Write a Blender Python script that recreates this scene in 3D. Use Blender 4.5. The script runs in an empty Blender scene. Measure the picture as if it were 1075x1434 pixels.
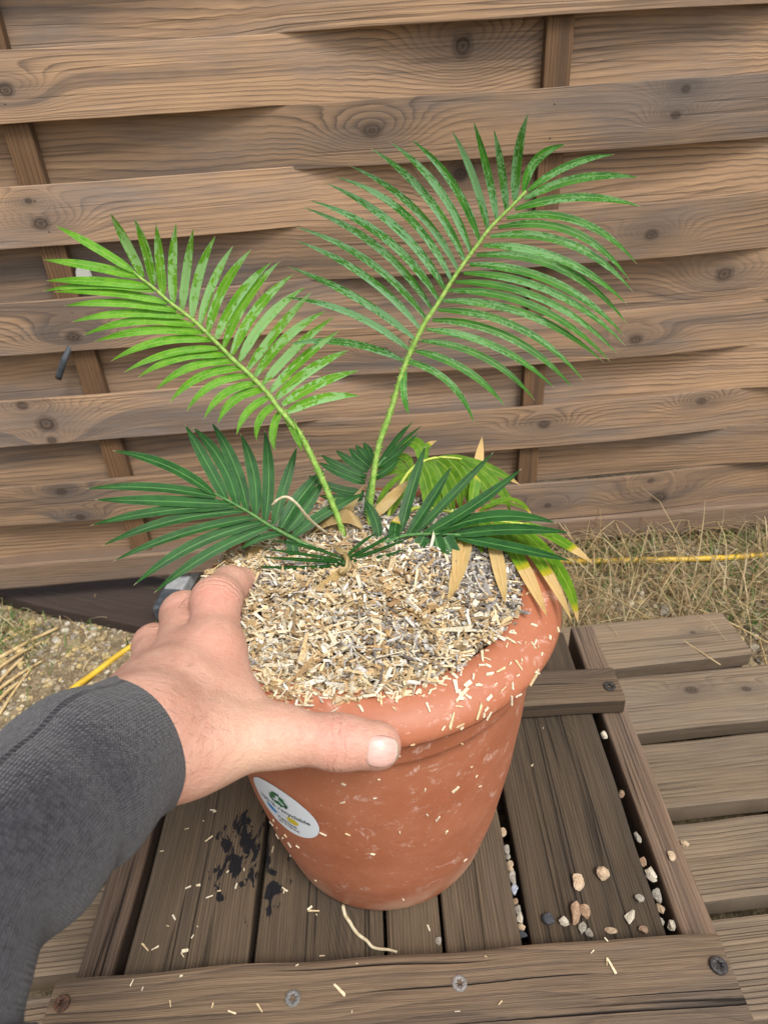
import bpy, bmesh, math, random
import numpy as np
from mathutils import Vector, Matrix

random.seed(7)
RNG = np.random.default_rng(7)
SC = bpy.context.scene
COL = SC.collection

# ------------------------------------------------------------------ camera
PITCH, ROLL, FPX, PW, PH = math.radians(32.6), math.radians(3.4), 950.0, 1075.0, 1434.0
CAM = np.array([0.0, 0.0, 0.53])
_fw = np.array([0, math.cos(PITCH), -math.sin(PITCH)])
_up = np.array([0, math.sin(PITCH), math.cos(PITCH)])
_rt = np.array([1.0, 0, 0])
CR = math.cos(ROLL) * _rt - math.sin(ROLL) * _up
CU = math.sin(ROLL) * _rt + math.cos(ROLL) * _up
cd = bpy.data.cameras.new('camera')
cam = bpy.data.objects.new('camera', cd)
COL.objects.link(cam)
cd.sensor_fit = 'VERTICAL'
cd.sensor_height = 36.0
cd.lens = FPX / PH * 36.0
cd.clip_start = 0.01
cd.clip_end = 500
m = Matrix.Identity(4)
for i in range(3):
    m[i][0], m[i][1], m[i][2], m[i][3] = CR[i], CU[i], -_fw[i], CAM[i]
cam.matrix_world = m
cd.dof.use_dof = True
cd.dof.focus_distance = 0.46
cd.dof.aperture_fstop = 16
SC.camera = cam

# ------------------------------------------------------------------ light
SUN_EL, SUN_AZ = math.radians(58), math.radians(150)   # azimuth from +Y towards +X
w = bpy.data.worlds.new('World')
SC.world = w
w.use_nodes = True
wn = w.node_tree
sky = wn.nodes.new('ShaderNodeTexSky')
sky.sky_type = 'NISHITA'
sky.sun_disc = False
sky.sun_elevation = SUN_EL
sky.sun_rotation = SUN_AZ
sky.air_density = 1.0
sky.dust_density = 4.0
hs = wn.nodes.new('ShaderNodeHueSaturation')      # a grey overcast sky
hs.inputs['Saturation'].default_value = 0.30
wn.links.new(sky.outputs[0], hs.inputs['Color'])
wn.links.new(hs.outputs[0], wn.nodes['Background'].inputs[0])
wn.nodes['Background'].inputs[1].default_value = 0.12
sd = bpy.data.lights.new('sun', 'SUN')
sd.energy = 1.5
sd.angle = math.radians(18)
sd.color = (1.0, 0.96, 0.9)
sun = bpy.data.objects.new('sun', sd)
COL.objects.link(sun)
dirv = Vector((math.sin(SUN_AZ) * math.cos(SUN_EL), math.cos(SUN_AZ) * math.cos(SUN_EL), math.sin(SUN_EL)))
sun.rotation_euler = dirv.to_track_quat('Z', 'Y').to_euler()
sun.location = (0.5, -1, 3)
SC.view_settings.view_transform = 'Standard'
SC.view_settings.look = 'None'
SC.view_settings.gamma = 1
SC.view_settings.exposure = 0.78
SC.view_settings.use_curve_mapping = False


# ------------------------------------------------------------------ helpers
def ray(px, py):
    return _fw + CR * ((px - PW / 2) / FPX) - CU * ((py - PH / 2) / FPX)
def at(px, py, depth):
    return CAM + ray(px, py) * depth
def on_z(px, py, z):
    d = ray(px, py)
    return CAM + d * ((z - CAM[2]) / d[2])
def on_plane(px, py, p0, n):
    d = ray(px, py)
    return CAM + d * (np.dot(n, p0 - CAM) / np.dot(n, d))
def unit(v):
    v = np.asarray(v, float)
    return v / (np.linalg.norm(v) + 1e-12)

WLOC = {}
def thing(name, label, cat, loc=(0, 0, 0), group=None):
    o = bpy.data.objects.new(name, None)
    o.empty_display_size = 0.02
    COL.objects.link(o)
    o.location = loc
    WLOC[o.name] = np.array(loc, float)
    tag(o, label, cat, group)
    return o
def tag(o, label=None, cat=None, group=None, kind=None):
    if label: o['label'] = label
    if cat: o['category'] = cat
    if group: o['group'] = group
    if kind: o['kind'] = kind
    return o
def link(name, me, parent=None, loc=(0, 0, 0)):
    o = bpy.data.objects.new(name, me)
    COL.objects.link(o)
    loc = np.array(loc, float)
    WLOC[o.name] = loc
    if parent is not None:
        o.parent = parent
        o.location = loc - WLOC[parent.name]
    else:
        o.location = loc
    return o
def mesh(name, V, F, mat, uv=None, smooth=False, col=None, attrs=None):
    """uv: per-vertex (n,2); col: per-vertex rgb"""
    me = bpy.data.meshes.new(name)
    me.from_pydata([tuple(map(float, v)) for v in V], [], [tuple(int(i) for i in f) for f in F])
    if uv is not None:
        uvl = me.uv_layers.new(name='UVMap')
        li = np.empty(len(me.loops), dtype=np.int32)
        me.loops.foreach_get('vertex_index', li)
        uvl.data.foreach_set('uv', np.asarray(uv, np.float32)[li].ravel())
    if col is not None:
        a = me.color_attributes.new('Col', 'FLOAT_COLOR', 'POINT')
        c = np.ones((len(V), 4), np.float32)
        c[:, :3] = col
        a.data.foreach_set('color', c.ravel())
    for k, arr in (attrs or {}).items():
        a = me.attributes.new(k, 'FLOAT', 'POINT')
        a.data.foreach_set('value', np.asarray(arr, np.float32))
    if smooth:
        me.polygons.foreach_set('use_smooth', np.ones(len(me.polygons), bool))
    me.materials.append(mat)
    me.update()
    return me
def build(name, V, F, mat, parent=None, **kw):
    V = np.asarray(V, float)
    c = 0.5 * (V.min(0) + V.max(0))
    if parent is None:
        c[2] = V[:, 2].min()
    return link(name, mesh(name, V - c, F, mat, **kw), parent, c)

def catmull(P, n):
    P = np.asarray(P, float)
    Q = np.vstack([2 * P[0] - P[1], P, 2 * P[-1] - P[-2]])
    out = []
    for i in range(1, len(Q) - 2):
        for k in range(n):
            t = k / n
            a, b, c, d = Q[i - 1], Q[i], Q[i + 1], Q[i + 2]
            out.append(0.5 * ((2 * b) + (-a + c) * t + (2 * a - 5 * b + 4 * c - d) * t * t + (-a + 3 * b - 3 * c + d) * t ** 3))
    out.append(Q[-2])
    return np.array(out)
def tube(P, rad, ns=8, cap=True, squash=1.0):
    P = np.asarray(P, float)
    n = len(P)
    rad = np.broadcast_to(np.asarray(rad, float), (n,))
    T = np.gradient(P, axis=0)
    T /= np.linalg.norm(T, axis=1)[:, None] + 1e-12
    ref = np.array([0.13, 0.27, 1.0])
    if abs(np.dot(unit(ref), T[0])) > 0.9: ref = np.array([1.0, 0.2, 0.1])
    N = unit(ref - T[0] * np.dot(ref, T[0]))
    V, UV = [], []
    L = 0
    for i in range(n):
        N = unit(N - T[i] * np.dot(N, T[i]))
        B = np.cross(T[i], N)
        if i: L += np.linalg.norm(P[i] - P[i - 1])
        for k in range(ns):
            a = 2 * math.pi * k / ns
            V.append(P[i] + rad[i] * (math.cos(a) * N + squash * math.sin(a) * B))
            UV.append((L, k / ns))
    F = [(i * ns + k, i * ns + (k + 1) % ns, (i + 1) * ns + (k + 1) % ns, (i + 1) * ns + k) for i in range(n - 1) for k in range(ns)]
    if cap:
        F.append(tuple(range(ns))[::-1])
        F.append(tuple((n - 1) * ns + k for k in range(ns)))
    return np.array(V), F, np.array(UV)

def sweep_plank(path, ydir, zdir, prof, wob=0.0006, seed=0, taper=None):
    """profile (v across, w thickness) swept along a path; uv in metres (length, perimeter)"""
    rg = np.random.default_rng(seed)
    path = np.asarray(path, float)
    prof = np.asarray(prof, float)
    n, k = len(path), len(prof)
    L = np.concatenate([[0], np.cumsum(np.linalg.norm(np.diff(path, axis=0), axis=1))])
    per = prof[:, 0] + 0.0
    per = np.where(prof[:, 1] < prof[:, 1].mean() - 1e-9, per + 0.37, per)
    ph = rg.uniform(0, 6, 6)
    V, UV = [], []
    for i in range(n):
        s = L[i]
        dv = wob * (math.sin(s * 23 + ph[0]) + 0.6 * math.sin(s * 61 + ph[1]))
        dw = wob * (math.sin(s * 17 + ph[2]) + 0.5 * math.sin(s * 47 + ph[3]))
        for j in range(k):
            v, w_ = prof[j]
            V.append(path[i] + ydir * (v + dv * (1 if v > 0 else -0.7)) + zdir * (w_ + dw))
            UV.append((s, per[j]))
    F = [(i * k + j, (i + 1) * k + j, (i + 1) * k + (j + 1) % k, i * k + (j + 1) % k) for i in range(n - 1) for j in range(k)]
    F.append(tuple(range(k)))
    F.append(tuple((n - 1) * k + j for j in range(k))[::-1])
    return np.array(V), F, np.array(UV)
def box_prof(wd, th, b=0.0018):
    h = wd / 2
    return [(-h + b, 0), (-h + .3 * b, -.3 * b), (-h, -b), (-h, -th + b), (-h + b, -th), (h - b, -th), (h, -th + b), (h, -b), (h - .3 * b, -.3 * b), (h - b, 0)][::-1]
def groove_prof(wd, th, ng=11, dep=0.0016):
    h = wd / 2
    b = 0.003
    top = [(-h, -b), (-h + .3 * b, -.3 * b), (-h + b, 0)]
    span = wd - 4 * b
    p = span / ng
    for i in range(ng):
        x = -h + 2 * b + i * p
        top += [(x, 0), (x + .22 * p, -dep * .7), (x + .5 * p, -dep), (x + .78 * p, -dep * .7)]
    top += [(h - 2 * b, 0), (h - b, 0), (h - .3 * b, -.3 * b), (h, -b)]
    return top + [(h, -th + b), (h - b, -th), (-h + b, -th), (-h, -th + b)]


# ------------------------------------------------------------------ node helper
class G:
    def __init__(self, name):
        self.mat = bpy.data.materials.new(name)
        self.mat.use_nodes = True
        self.t = self.mat.node_tree
        self.b = self.t.nodes['Principled BSDF']
        self.out = self.t.nodes['Material Output']
    def n(self, typ, **kw):
        nd = self.t.nodes.new(typ)
        for k, v in kw.items(): setattr(nd, k, v)
        return nd
    def put(self, sock, v):
        if isinstance(v, bpy.types.NodeSocket): self.t.links.new(v, sock)
        elif isinstance(v, (tuple, list)) and len(v) == 3 and sock.type == 'RGBA': sock.default_value = (*v, 1)
        else: sock.default_value = v
    def m(self, op, a, b=0.0, c=None, clamp=False):
        nd = self.n('ShaderNodeMath', operation=op, use_clamp=clamp)
        self.put(nd.inputs[0], a); self.put(nd.inputs[1], b)
        if c is not None: self.put(nd.inputs[2], c)
        return nd.outputs[0]
    def vec(self, x, y, z=0.0):
        nd = self.n('ShaderNodeCombineXYZ')
        for i, v in enumerate((x, y, z)): self.put(nd.inputs[i], v)
        return nd.outputs[0]
    def sep(self, v):
        nd = self.n('ShaderNodeSeparateXYZ'); self.put(nd.inputs[0], v)
        return nd.outputs
    def noise(self, v, scale=1.0, detail=2.0, rough=0.5, dist=0.0):
        nd = self.n('ShaderNodeTexNoise')
        self.put(nd.inputs['Vector'], v)
        nd.inputs['Scale'].default_value = scale; nd.inputs['Detail'].default_value = detail
        nd.inputs['Roughness'].default_value = rough; nd.inputs['Distortion'].default_value = dist
        return nd.outputs['Fac']
    def voro(self, v, scale=1.0, feature='F1'):
        nd = self.n('ShaderNodeTexVoronoi', feature=feature)
        self.put(nd.inputs['Vector'], v); nd.inputs['Scale'].default_value = scale
        return nd
    def ramp(self, v, lo, hi, a=0.0, b=1.0):
        nd = self.n('ShaderNodeMapRange', interpolation_type='SMOOTHSTEP')
        self.put(nd.inputs['Value'], v)
        nd.inputs['From Min'].default_value = lo; nd.inputs['From Max'].default_value = hi
        nd.inputs['To Min'].default_value = a; nd.inputs['To Max'].default_value = b
        return nd.outputs[0]
    def mix(self, f, a, b, mode='MIX'):
        nd = self.n('ShaderNodeMix', data_type='RGBA', blend_type=mode)
        self.put(nd.inputs[0], f); self.put(nd.inputs[6], a); self.put(nd.inputs[7], b)
        return nd.outputs[2]
    def grey(self, v):
        nd = self.n('ShaderNodeCombineColor')
        for i in range(3): self.put(nd.inputs[i], v)
        return nd.outputs[0]
    def attr(self, name, typ='GEOMETRY'):
        return self.n('ShaderNodeAttribute', attribute_name=name, attribute_type=typ).outputs
    def uv(self): return self.n('ShaderNodeTexCoord').outputs['UV']
    def obj(self): return self.n('ShaderNodeTexCoord').outputs['Object']
    def rand(self): return self.n('ShaderNodeObjectInfo').outputs['Random']
    def bump(self, h, dist=0.001, strength=1.0):
        nd = self.n('ShaderNodeBump')
        nd.inputs['Distance'].default_value = dist; nd.inputs['Strength'].default_value = strength
        self.put(nd.inputs['Height'], h)
        self.put(self.b.inputs['Normal'], nd.outputs[0])
    def set(self, **kw):
        for k, v in kw.items(): self.put(self.b.inputs[k.replace('_', ' ')], v)
        return self.mat

def wood(name, light, dark, grey, dens=150, contrast=0.8, greyamt=0.4, crack=0.0, rough=0.8, bump=0.0008, kamp=5.0, knot=(.03, .02, .014), fine_amt=0.5, warp=2.2, ring_pow=2.6, streak=.8):
    g = G(name)
    u, v, _ = g.sep(g.uv())
    r = g.rand()
    off = g.m('MULTIPLY', r, 37.0)
    u = g.m('ADD', u, g.m('MULTIPLY', r, 0.0))
    n1 = g.noise(g.vec(g.m('MULTIPLY', u, 1.5), g.m('MULTIPLY', v, 11.0), off), 1, 2)
    n2 = g.noise(g.vec(g.m('MULTIPLY', u, 9.0), g.m('MULTIPLY', v, 60.0), off), 1, 4)
    ph = g.m('MULTIPLY', v, dens)
    ph = g.m('ADD', ph, g.m('MULTIPLY', g.m('SUBTRACT', n1, .5), warp * 5))
    ph = g.m('ADD', ph, g.m('MULTIPLY', g.m('SUBTRACT', n2, .5), .8))
    core = None; halo = None
    for kn in ('knot_a', 'knot_b', 'knot_c'):
        kx, ky, kr = g.sep(g.attr(kn, 'OBJECT')[1])
        wob = g.m('MULTIPLY', g.m('SUBTRACT', n2, .5), 0.9)
        du = g.m('DIVIDE', g.m('SUBTRACT', u, kx), g.m('MULTIPLY', kr, 2.6))
        dv = g.m('DIVIDE', g.m('SUBTRACT', v, ky), kr)
        d2 = g.m('ADD', g.m('MULTIPLY', du, du), g.m('MULTIPLY', dv, dv))
        d2 = g.m('MULTIPLY', d2, g.m('ADD', 1.0, wob))
        e = g.m('POWER', 2.718, g.m('MULTIPLY', d2, -0.55))
        ph = g.m('ADD', ph, g.m('MULTIPLY', e, kamp))
        du2 = g.m('MULTIPLY', du, 1.9)
        dd = g.m('SQRT', g.m('ADD', g.m('MULTIPLY', du2, du2), g.m('MULTIPLY', dv, dv)))
        dd = g.m('ADD', dd, g.m('MULTIPLY', wob, .55))
        c_ = g.m('MULTIPLY', g.ramp(dd, .34, .66, 1.0, 0.0), g.m('ADD', .80, g.m('MULTIPLY', .20, g.m('SINE', g.m('MULTIPLY', dd, 26.0)))))
        h_ = g.m('POWER', 2.718, g.m('MULTIPLY', d2, -.5))
        core = c_ if core is None else g.m('MAXIMUM', core, c_)
        halo = h_ if halo is None else g.m('MAXIMUM', halo, h_)
    fr = g.m('FRACT', ph)
    ring = g.m('MULTIPLY', g.m('POWER', fr, ring_pow), g.ramp(fr, .90, 1.0, 1.0, 0.0))
    wide = g.noise(g.vec(g.m('MULTIPLY', u, .9), g.m('MULTIPLY', ph, .16), off), 1, 3, .6)
    fine = g.noise(g.vec(g.m('MULTIPLY', u, 16.0), g.m('MULTIPLY', v, 1100.0), off), 1, 3, .6)
    fine2 = g.noise(g.vec(g.m('MULTIPLY', u, 12.0), g.m('MULTIPLY', v, 420.0), off), 1, 4, .65)
    blot = g.noise(g.vec(g.m('MULTIPLY', u, 5.0), g.m('MULTIPLY', v, 26.0), g.m('ADD', off, 9.0)), 1, 4, .6)
    blot2 = g.noise(g.vec(g.m('MULTIPLY', u, 3.0), g.m('MULTIPLY', v, 13.0), g.m('ADD', off, 19.0)), 1, 5, .65)
    rf = g.m('MULTIPLY', ring, g.m('MULTIPLY', contrast, g.ramp(blot, .3, .68, .25, 1.25)), clamp=True)
    col = g.mix(rf, light, dark)
    stk = g.m('MULTIPLY', g.ramp(wide, .50, .66, 0, streak * contrast), g.ramp(blot2, .32, .62, .35, 1.0))
    col = g.mix(stk, col, tuple(.72 * a + .28 * b for a, b in zip(dark, grey)))
    col = g.mix(g.ramp(blot2, .42, .72, 0, greyamt), col, grey)
    col = g.mix(g.m('MULTIPLY', halo, .6), col, tuple(.62 * a + .38 * b for a, b in zip(dark, grey)))
    k = g.m('ADD', 1 - .5 * fine_amt, g.m('MULTIPLY', g.m('ADD', g.m('MULTIPLY', g.ramp(fine, .25, .75), .45), g.m('MULTIPLY', g.ramp(fine2, .28, .72), .55)), fine_amt))
    k = g.m('MULTIPLY', k, g.ramp(r, 0, 1, .72, 1.10))
    col = g.mix(1.0, col, g.grey(k), 'MULTIPLY')
    col = g.mix(g.m('MULTIPLY', core, g.ramp(fine2, .3, .7, .65, .95)), col, knot)
    h = g.m('ADD', g.m('MULTIPLY', ring, -.22), g.m('MULTIPLY', fine, .6))
    h = g.m('ADD', h, g.m('MULTIPLY', fine2, .35))
    if crack:
        cn = g.noise(g.vec(g.m('MULTIPLY', u, 1.3), g.m('MULTIPLY', v, 80.0), g.m('ADD', off, 3.0)), 1, 2, .4)
        ck = g.ramp(g.m('ABSOLUTE', g.m('SUBTRACT', cn, .5)), .0, .026, 1.0, 0.0)
        ck = g.m('MULTIPLY', ck, g.ramp(g.noise(g.vec(g.m('MULTIPLY', u, 3.5), g.m('MULTIPLY', v, 40.0), off), 1, 2), .46, .56, 0, crack))
        col = g.mix(ck, col, (.012, .009, .007))
        h = g.m('SUBTRACT', h, g.m('MULTIPLY', ck, 2.0))
    # black soil smears (shape of their own), only where the 'stain' vector points
    sx, sy, sr = g.sep(g.attr('stain', 'OBJECT')[1])
    du = g.m('DIVIDE', g.m('SUBTRACT', u, sx), sr); dv = g.m('DIVIDE', g.m('SUBTRACT', v, sy), g.m('MULTIPLY', sr, .75))
    fall = g.m('POWER', 2.718, g.m('MULTIPLY', g.m('ADD', g.m('MULTIPLY', du, du), g.m('MULTIPLY', dv, dv)), -1.0))
    sn = g.noise(g.vec(g.m('MULTIPLY', u, 55.0), g.m('MULTIPLY', v, 95.0), off), 1, 5, .62, .6)
    st = g.ramp(g.m('ADD', sn, g.m('MULTIPLY', fall, .34)), .80, .835)
    st = g.m('MULTIPLY', st, g.ramp(fall, .02, .12))
    col = g.mix(st, col, (.008, .008, .010))
    g.bump(h, bump)
    return g.set(Base_Color=col, Roughness=g.m('SUBTRACT', rough, g.m('MULTIPLY', st, .25)), Specular_IOR_Level=.3)

NOK = {'knot_a': (-99.0, 0.0, .01), 'knot_b': (-99.0, 0.0, .01), 'knot_c': (-99.0, 0.0, .01), 'stain': (-99.0, 0.0, .01)}
def knots(o, *ks, stain=None):
    d = dict(NOK)
    for n_, k in zip(('knot_a', 'knot_b', 'knot_c'), ks): d[n_] = tuple(float(x) for x in k)
    if stain: d['stain'] = tuple(float(x) for x in stain)
    for n_, k in d.items(): o[n_] = k
    return o

# ------------------------------------------------------------------ materials of the setting
W_FENCE = wood('fence_wood', (.385, .245, .142), (.050, .036, .030), (.200, .165, .143), dens=185, contrast=.9, greyamt=.8, crack=.3, bump=.0005, fine_amt=.5, kamp=8, warp=1.9, ring_pow=3.0, streak=1.0, knot=(.035, .024, .018))
W_BATTEN = wood('batten_wood', (.20, .11, .052), (.05, .03, .02), (.10, .07, .05), dens=240, contrast=.8, greyamt=.35, bump=.0006)
W_RAIL = wood('fence_rail_wood', (.235, .155, .10), (.075, .052, .042), (.19, .15, .125), dens=170, contrast=.7, greyamt=.6, bump=.0006, fine_amt=.7)
W_PALLET = wood('pallet_wood', (.105, .074, .045), (.024, .017, .013), (.070, .056, .042), dens=400, contrast=.8, greyamt=.5, crack=.6, bump=.0012, kamp=9, warp=.9, fine_amt=.8, streak=.5)
W_FRONT = wood('cross_plank_wood', (.195, .132, .080), (.045, .032, .026), (.125, .10, .08), dens=150, contrast=.95, greyamt=.55, crack=1.0, bump=.0013, kamp=8, warp=2.2, fine_amt=.8)
W_RAILP = wood('pallet_rail_wood', (.165, .108, .070), (.04, .028, .022), (.105, .085, .07), dens=330, contrast=.85, greyamt=.5, crack=.8, bump=.0012, fine_amt=.9, warp=1.0)
W_DECK = wood('deck_wood', (.245, .178, .116), (.075, .056, .043), (.175, .147, .118), dens=210, contrast=.75, greyamt=.65, crack=.35, bump=.0008, fine_amt=.55, warp=.8, streak=.4)
W_DARK = wood('dark_stained_wood', (.05, .033, .026), (.02, .014, .012), (.06, .045, .04), dens=120, contrast=.6, greyamt=.4, bump=.0006)

def recalc(me):
    b = bmesh.new(); b.from_mesh(me)
    bmesh.ops.recalc_face_normals(b, faces=b.faces)
    b.to_mesh(me); b.free()
def plank(name, a, b, ydir, zdir, prof, mat, parent, seed=0, nseg=14, wob=.0005, ks=(), stain=None):
    a = np.array(a, float); b = np.array(b, float)
    P = a + (b - a) * np.linspace(0, 1, nseg)[:, None]
    V, F, UV = sweep_plank(P, np.array(ydir, float), np.array(zdir, float), prof, wob, seed)
    o = build(name, V, F, mat, parent, uv=UV)
    recalc(o.data)
    knots(o, *ks, stain=stain)
    return o

# ------------------------------------------------------------------ ground
def smooth01(t):
    t = np.clip(t, 0, 1)
    return t * t * (3 - 2 * t)
def gz(x, y):
    x = np.asarray(x, float); y = np.asarray(y, float)
    base = -.155 + .037 * smooth01((x + .30) / .45)
    return base + .004 * np.sin(x * 17 + 1) * np.sin(y * 14 + 2) + .0025 * np.sin(x * 41 + y * 33)
g = G('soil')
o_ = g.obj()
n1 = g.noise(o_, 9, 5, .6); n2 = g.noise(o_, 70, 4, .65); n3 = g.noise(o_, 320, 2)
c = g.mix(g.ramp(n2, .35, .7), (.17, .125, .07), (.33, .255, .15))
c = g.mix(g.ramp(n1, .45, .7, 0, .6), c, (.075, .055, .035))
c = g.mix(1.0, c, g.grey(g.ramp(n3, .2, .8, .6, 1.3)), 'MULTIPLY')
g.bump(g.m('ADD', n2, g.m('MULTIPLY', n3, .4)), .006)
M_SOIL = g.set(Base_Color=c, Roughness=.95)
near = np.linspace(-1.6, 1.6, 129)
xs = np.concatenate([[-60, -30, -12, -6, -3, -2.2], near, [2.2, 3, 6, 12, 30, 60]])
ys = np.concatenate([[-60, -30, -12, -6, -3, -1.6], np.linspace(-1.2, 2.0, 129), [2.4, 3, 6, 12, 30, 60]])
X, Y = np.meshgrid(xs, ys)
V = np.stack([X.ravel(), Y.ravel(), gz(X, Y).ravel()], 1)
nx = len(xs)
F = [(j * nx + i, j * nx + i + 1, (j + 1) * nx + i + 1, (j + 1) * nx + i) for j in range(len(ys) - 1) for i in range(nx - 1)]
ground = link('ground', mesh('ground', V, F, M_SOIL, smooth=True))
tag(ground, 'bare sandy soil below the fence and deck', 'ground', kind='structure')

# ------------------------------------------------------------------ woven fence
FA = on_z(0, 816, -.10)
FU = np.array([.99921535, .0396066, 0.0]); FN = np.array([.0396066, -.99921535, 0.0]); UPV = np.array([0, 0, 1.0])
S0, S1, SL, SP, PIT = -.55, 1.85, .231, .587, .063
def fence_uv(px, py):
    P = on_plane(px, py, FA, FN)
    return float((P - FA) @ FU), float(P[2])
fence = thing('fence', 'brown woven wooden fence panel of wavy horizontal boards behind the potted palm', 'fence', FA + FU * .6)
KP = [(652, 68, 19), (522, 180, 17), (17, 122, 14), (65, 308, 15), (48, 277, 7), (940, 160, 9), (954, 124, 10), (907, 327, 12), (648, 251, 13), (1042, 229, 14),
      (1017, 384, 15), (886, 470, 13), (39, 563, 11), (72, 588, 19), (80, 611, 9), (93, 682, 11), (119, 717, 8), (110, 467, 15), (908, 668, 6), (919, 692, 16),
      (764, 701, 7), (759, 589, 11), (537, 487, 8), (1062, 10, 8), (7, 202, 4), (560, 215, 5), (330, 420, 10), (250, 250, 5), (470, 560, 9), (980, 560, 9)]
ks_by = {}
for (px, py, rp) in KP:
    s, z = fence_uv(px, py)
    k = int(math.floor((.575 - z) / PIT))
    dep = (on_plane(px, py, FA, FN) - CAM) @ _fw
    ks_by.setdefault(k, []).append((s - S0, z - (.575 - PIT * (k + .5)), rp * dep / FPX * 1.15))
AMP = .0125
for k in range(-4, 10):
    zc = .575 - PIT * (k + .5)
    sg = 1 if k % 2 == 0 else -1
    s = np.linspace(S0, S1, 90)
    ph = (s - SL) * math.pi / SP
    off = sg * AMP * (np.cos(ph) * 1.12 - .12 * np.cos(3 * ph))
    tilt = .0
    P = FA + s[:, None] * FU + off[:, None] * FN
    rg = np.random.default_rng(100 + k)
    P[:, 2] = zc + rg.normal(0, .0012) + .0011 * np.sin(s * 5 + rg.uniform(0, 6)) + rg.normal(0, .0015) * (s - .6)
    prof = [(v, w_ + .003) for v, w_ in box_prof(PIT + .0012, .006, .0007)]
    V, F, UV = sweep_plank(P, UPV, FN, prof, .0003, 40 + k)
    V = V.reshape(len(P), len(prof), 3)
    ext = np.maximum(0, -off) * .95 / (PIT / 2)          # boards lap their neighbours where they run behind
    V[:, :, 2] = P[:, 2][:, None] + (V[:, :, 2] - P[:, 2][:, None]) * (1 + ext[:, None])
    V = V.reshape(-1, 3)
    o = build('board', V, F, W_FENCE, fence, uv=UV)
    recalc(o.data)
    kk = ks_by.get(k, [])
    if len(kk) < 3: kk = kk + [(rg.uniform(1.7, 2.3), rg.normal(0, .01), .014), (rg.uniform(0, .5), rg.normal(0, .01), .012)][:3 - len(kk)]
    knots(o, *kk)
    if not (k < -2):
        pass
for i, s in enumerate((SL - SP, SL, SL + SP, SL + 2 * SP)):
    c0 = FA + FU * s; c0[2] = -.062
    c1 = c0.copy(); c1[2] = .83
    plank('batten', c0, c1, FU, FN, [(v, w_ + .0072) for v, w_ in box_prof(.029, .0144, .0012)], W_BATTEN, fence, seed=i, nseg=20)
c0 = FA + FU * S0; c1 = FA + FU * S1
c0[2] = c1[2] = -.079
rail = plank('bottom_rail', c0, c1, UPV, FN, [(v, w_ + .019) for v, w_ in box_prof(.044, .038, .004)], W_RAIL, fence, seed=3, nseg=40)
c0[2] = c1[2] = .85
plank('top_rail', c0, c1, UPV, FN, [(v, w_ + .019) for v, w_ in box_prof(.044, .038, .004)], W_RAIL, fence, seed=4, nseg=40)
# posts that carry the panel, at its ends
for s in (S0 - .03, S1 + .03):
    c0 = FA + FU * s; c0[2] = -.2; c1 = c0.copy(); c1[2] = .92
    plank('post', c0, c1, FU, FN, [(v, w_ + .03) for v, w_ in box_prof(.06, .06, .004)], W_RAIL, fence, seed=9, nseg=6)
# small nails where boards cross a batten
g = G('nail_steel')
M_NAIL = g.set(Base_Color=(.16, .12, .09), Metallic=.8, Roughness=.55)

# ------------------------------------------------------------------ deck
deck = thing('deck', 'low decking of grooved weathered boards under the pallet', 'decking', (.08, .4, -.10))
DS = .052
rows = [(.5955, .0745, .062, .42, -.27), (.5035, .0755, .052, .447, -.30), (.4135, .0735, .054, .452, -.31), (.3275, .0715, .05, .45, -.32), (.243, .0715, .05, .455, -.33), (.157, .0715, .05, .45, -.33), (.070, .0715, .05, .45, -.33)]
for i, (yc, wd, sl, xr, xl) in enumerate(rows):
    a = (xl, yc + sl * (xl - .24), -.06); b = (xr, yc + sl * (xr - .24), -.06)
    yd = unit((-sl, 1, 0))
    pr = box_prof(wd, .024, .003) if i < 2 else groove_prof(wd, .024, 15, .0026)
    kk = {0: ((.64, .005, .005), (.70, -.006, .0035)), 1: ((.63, .01, .011), (.69, .004, .007))}.get(i, ())
    plank('board', a, b, yd, (0, 0, 1), pr, W_DECK, deck, seed=60 + i, nseg=24, ks=kk)
for x in (-.16, .15, .38):
    plank('joist', (x, .02, -.0845), (x + .02, .63 if x < .4 else .6, -.0845), (1, 0, 0), (0, 0, 1), box_prof(.04, .09, .002), W_DARK, deck, seed=5)

# ------------------------------------------------------------------ pallet
pallet = thing('pallet', 'low wooden pallet of dark planks with two cross planks under the pot', 'pallet', (0, .36, -.06))
Z = (0, 0, 1); XD = (1, 0, 0)
FY0, FY1 = .150, .2295
plank('rail', (-.2265, .16, .0), (-.2265, .563, .0), XD, Z, groove_prof(.027, .0595, 4, .0007), W_RAILP, pallet, seed=1)
plank('rail', (.2075, .16, .0), (.2145, .566, .0), XD, Z, groove_prof(.026, .0595, 4, .0007), W_RAILP, pallet, seed=2)
pl = [(-.2055, -.1168), (-.1125, -.0192), (-.0165, .0236), (.0258, .0808), (.0902, .1880)]
for i, (x0, x1) in enumerate(pl):
    wd = x1 - x0
    kk = {1: ((.14, .01, .02),), 4: ((.30, .01, .014),)}.get(i, ())
    stn = {0: (.155, .028, .055), 1: (.13, -.045, .045)}.get(i)
    sk = .004 if i == 4 else 0.0
    plank('plank', ((x0 + x1) / 2 - sk, .165, 0), ((x0 + x1) / 2 + sk, .558 + .004 * (i % 2), 0), XD, Z, box_prof(wd, .0205, .0022), W_PALLET, pallet, seed=20 + i, nseg=26, wob=.0005, ks=kk, stain=stn)
for y in (.19, .455):
    plank('bearer', (-.212, y, -.021), (.193, y, -.021), (0, 1, 0), Z, box_prof(.05, .0385, .002), W_DARK, pallet, seed=7)
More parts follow.
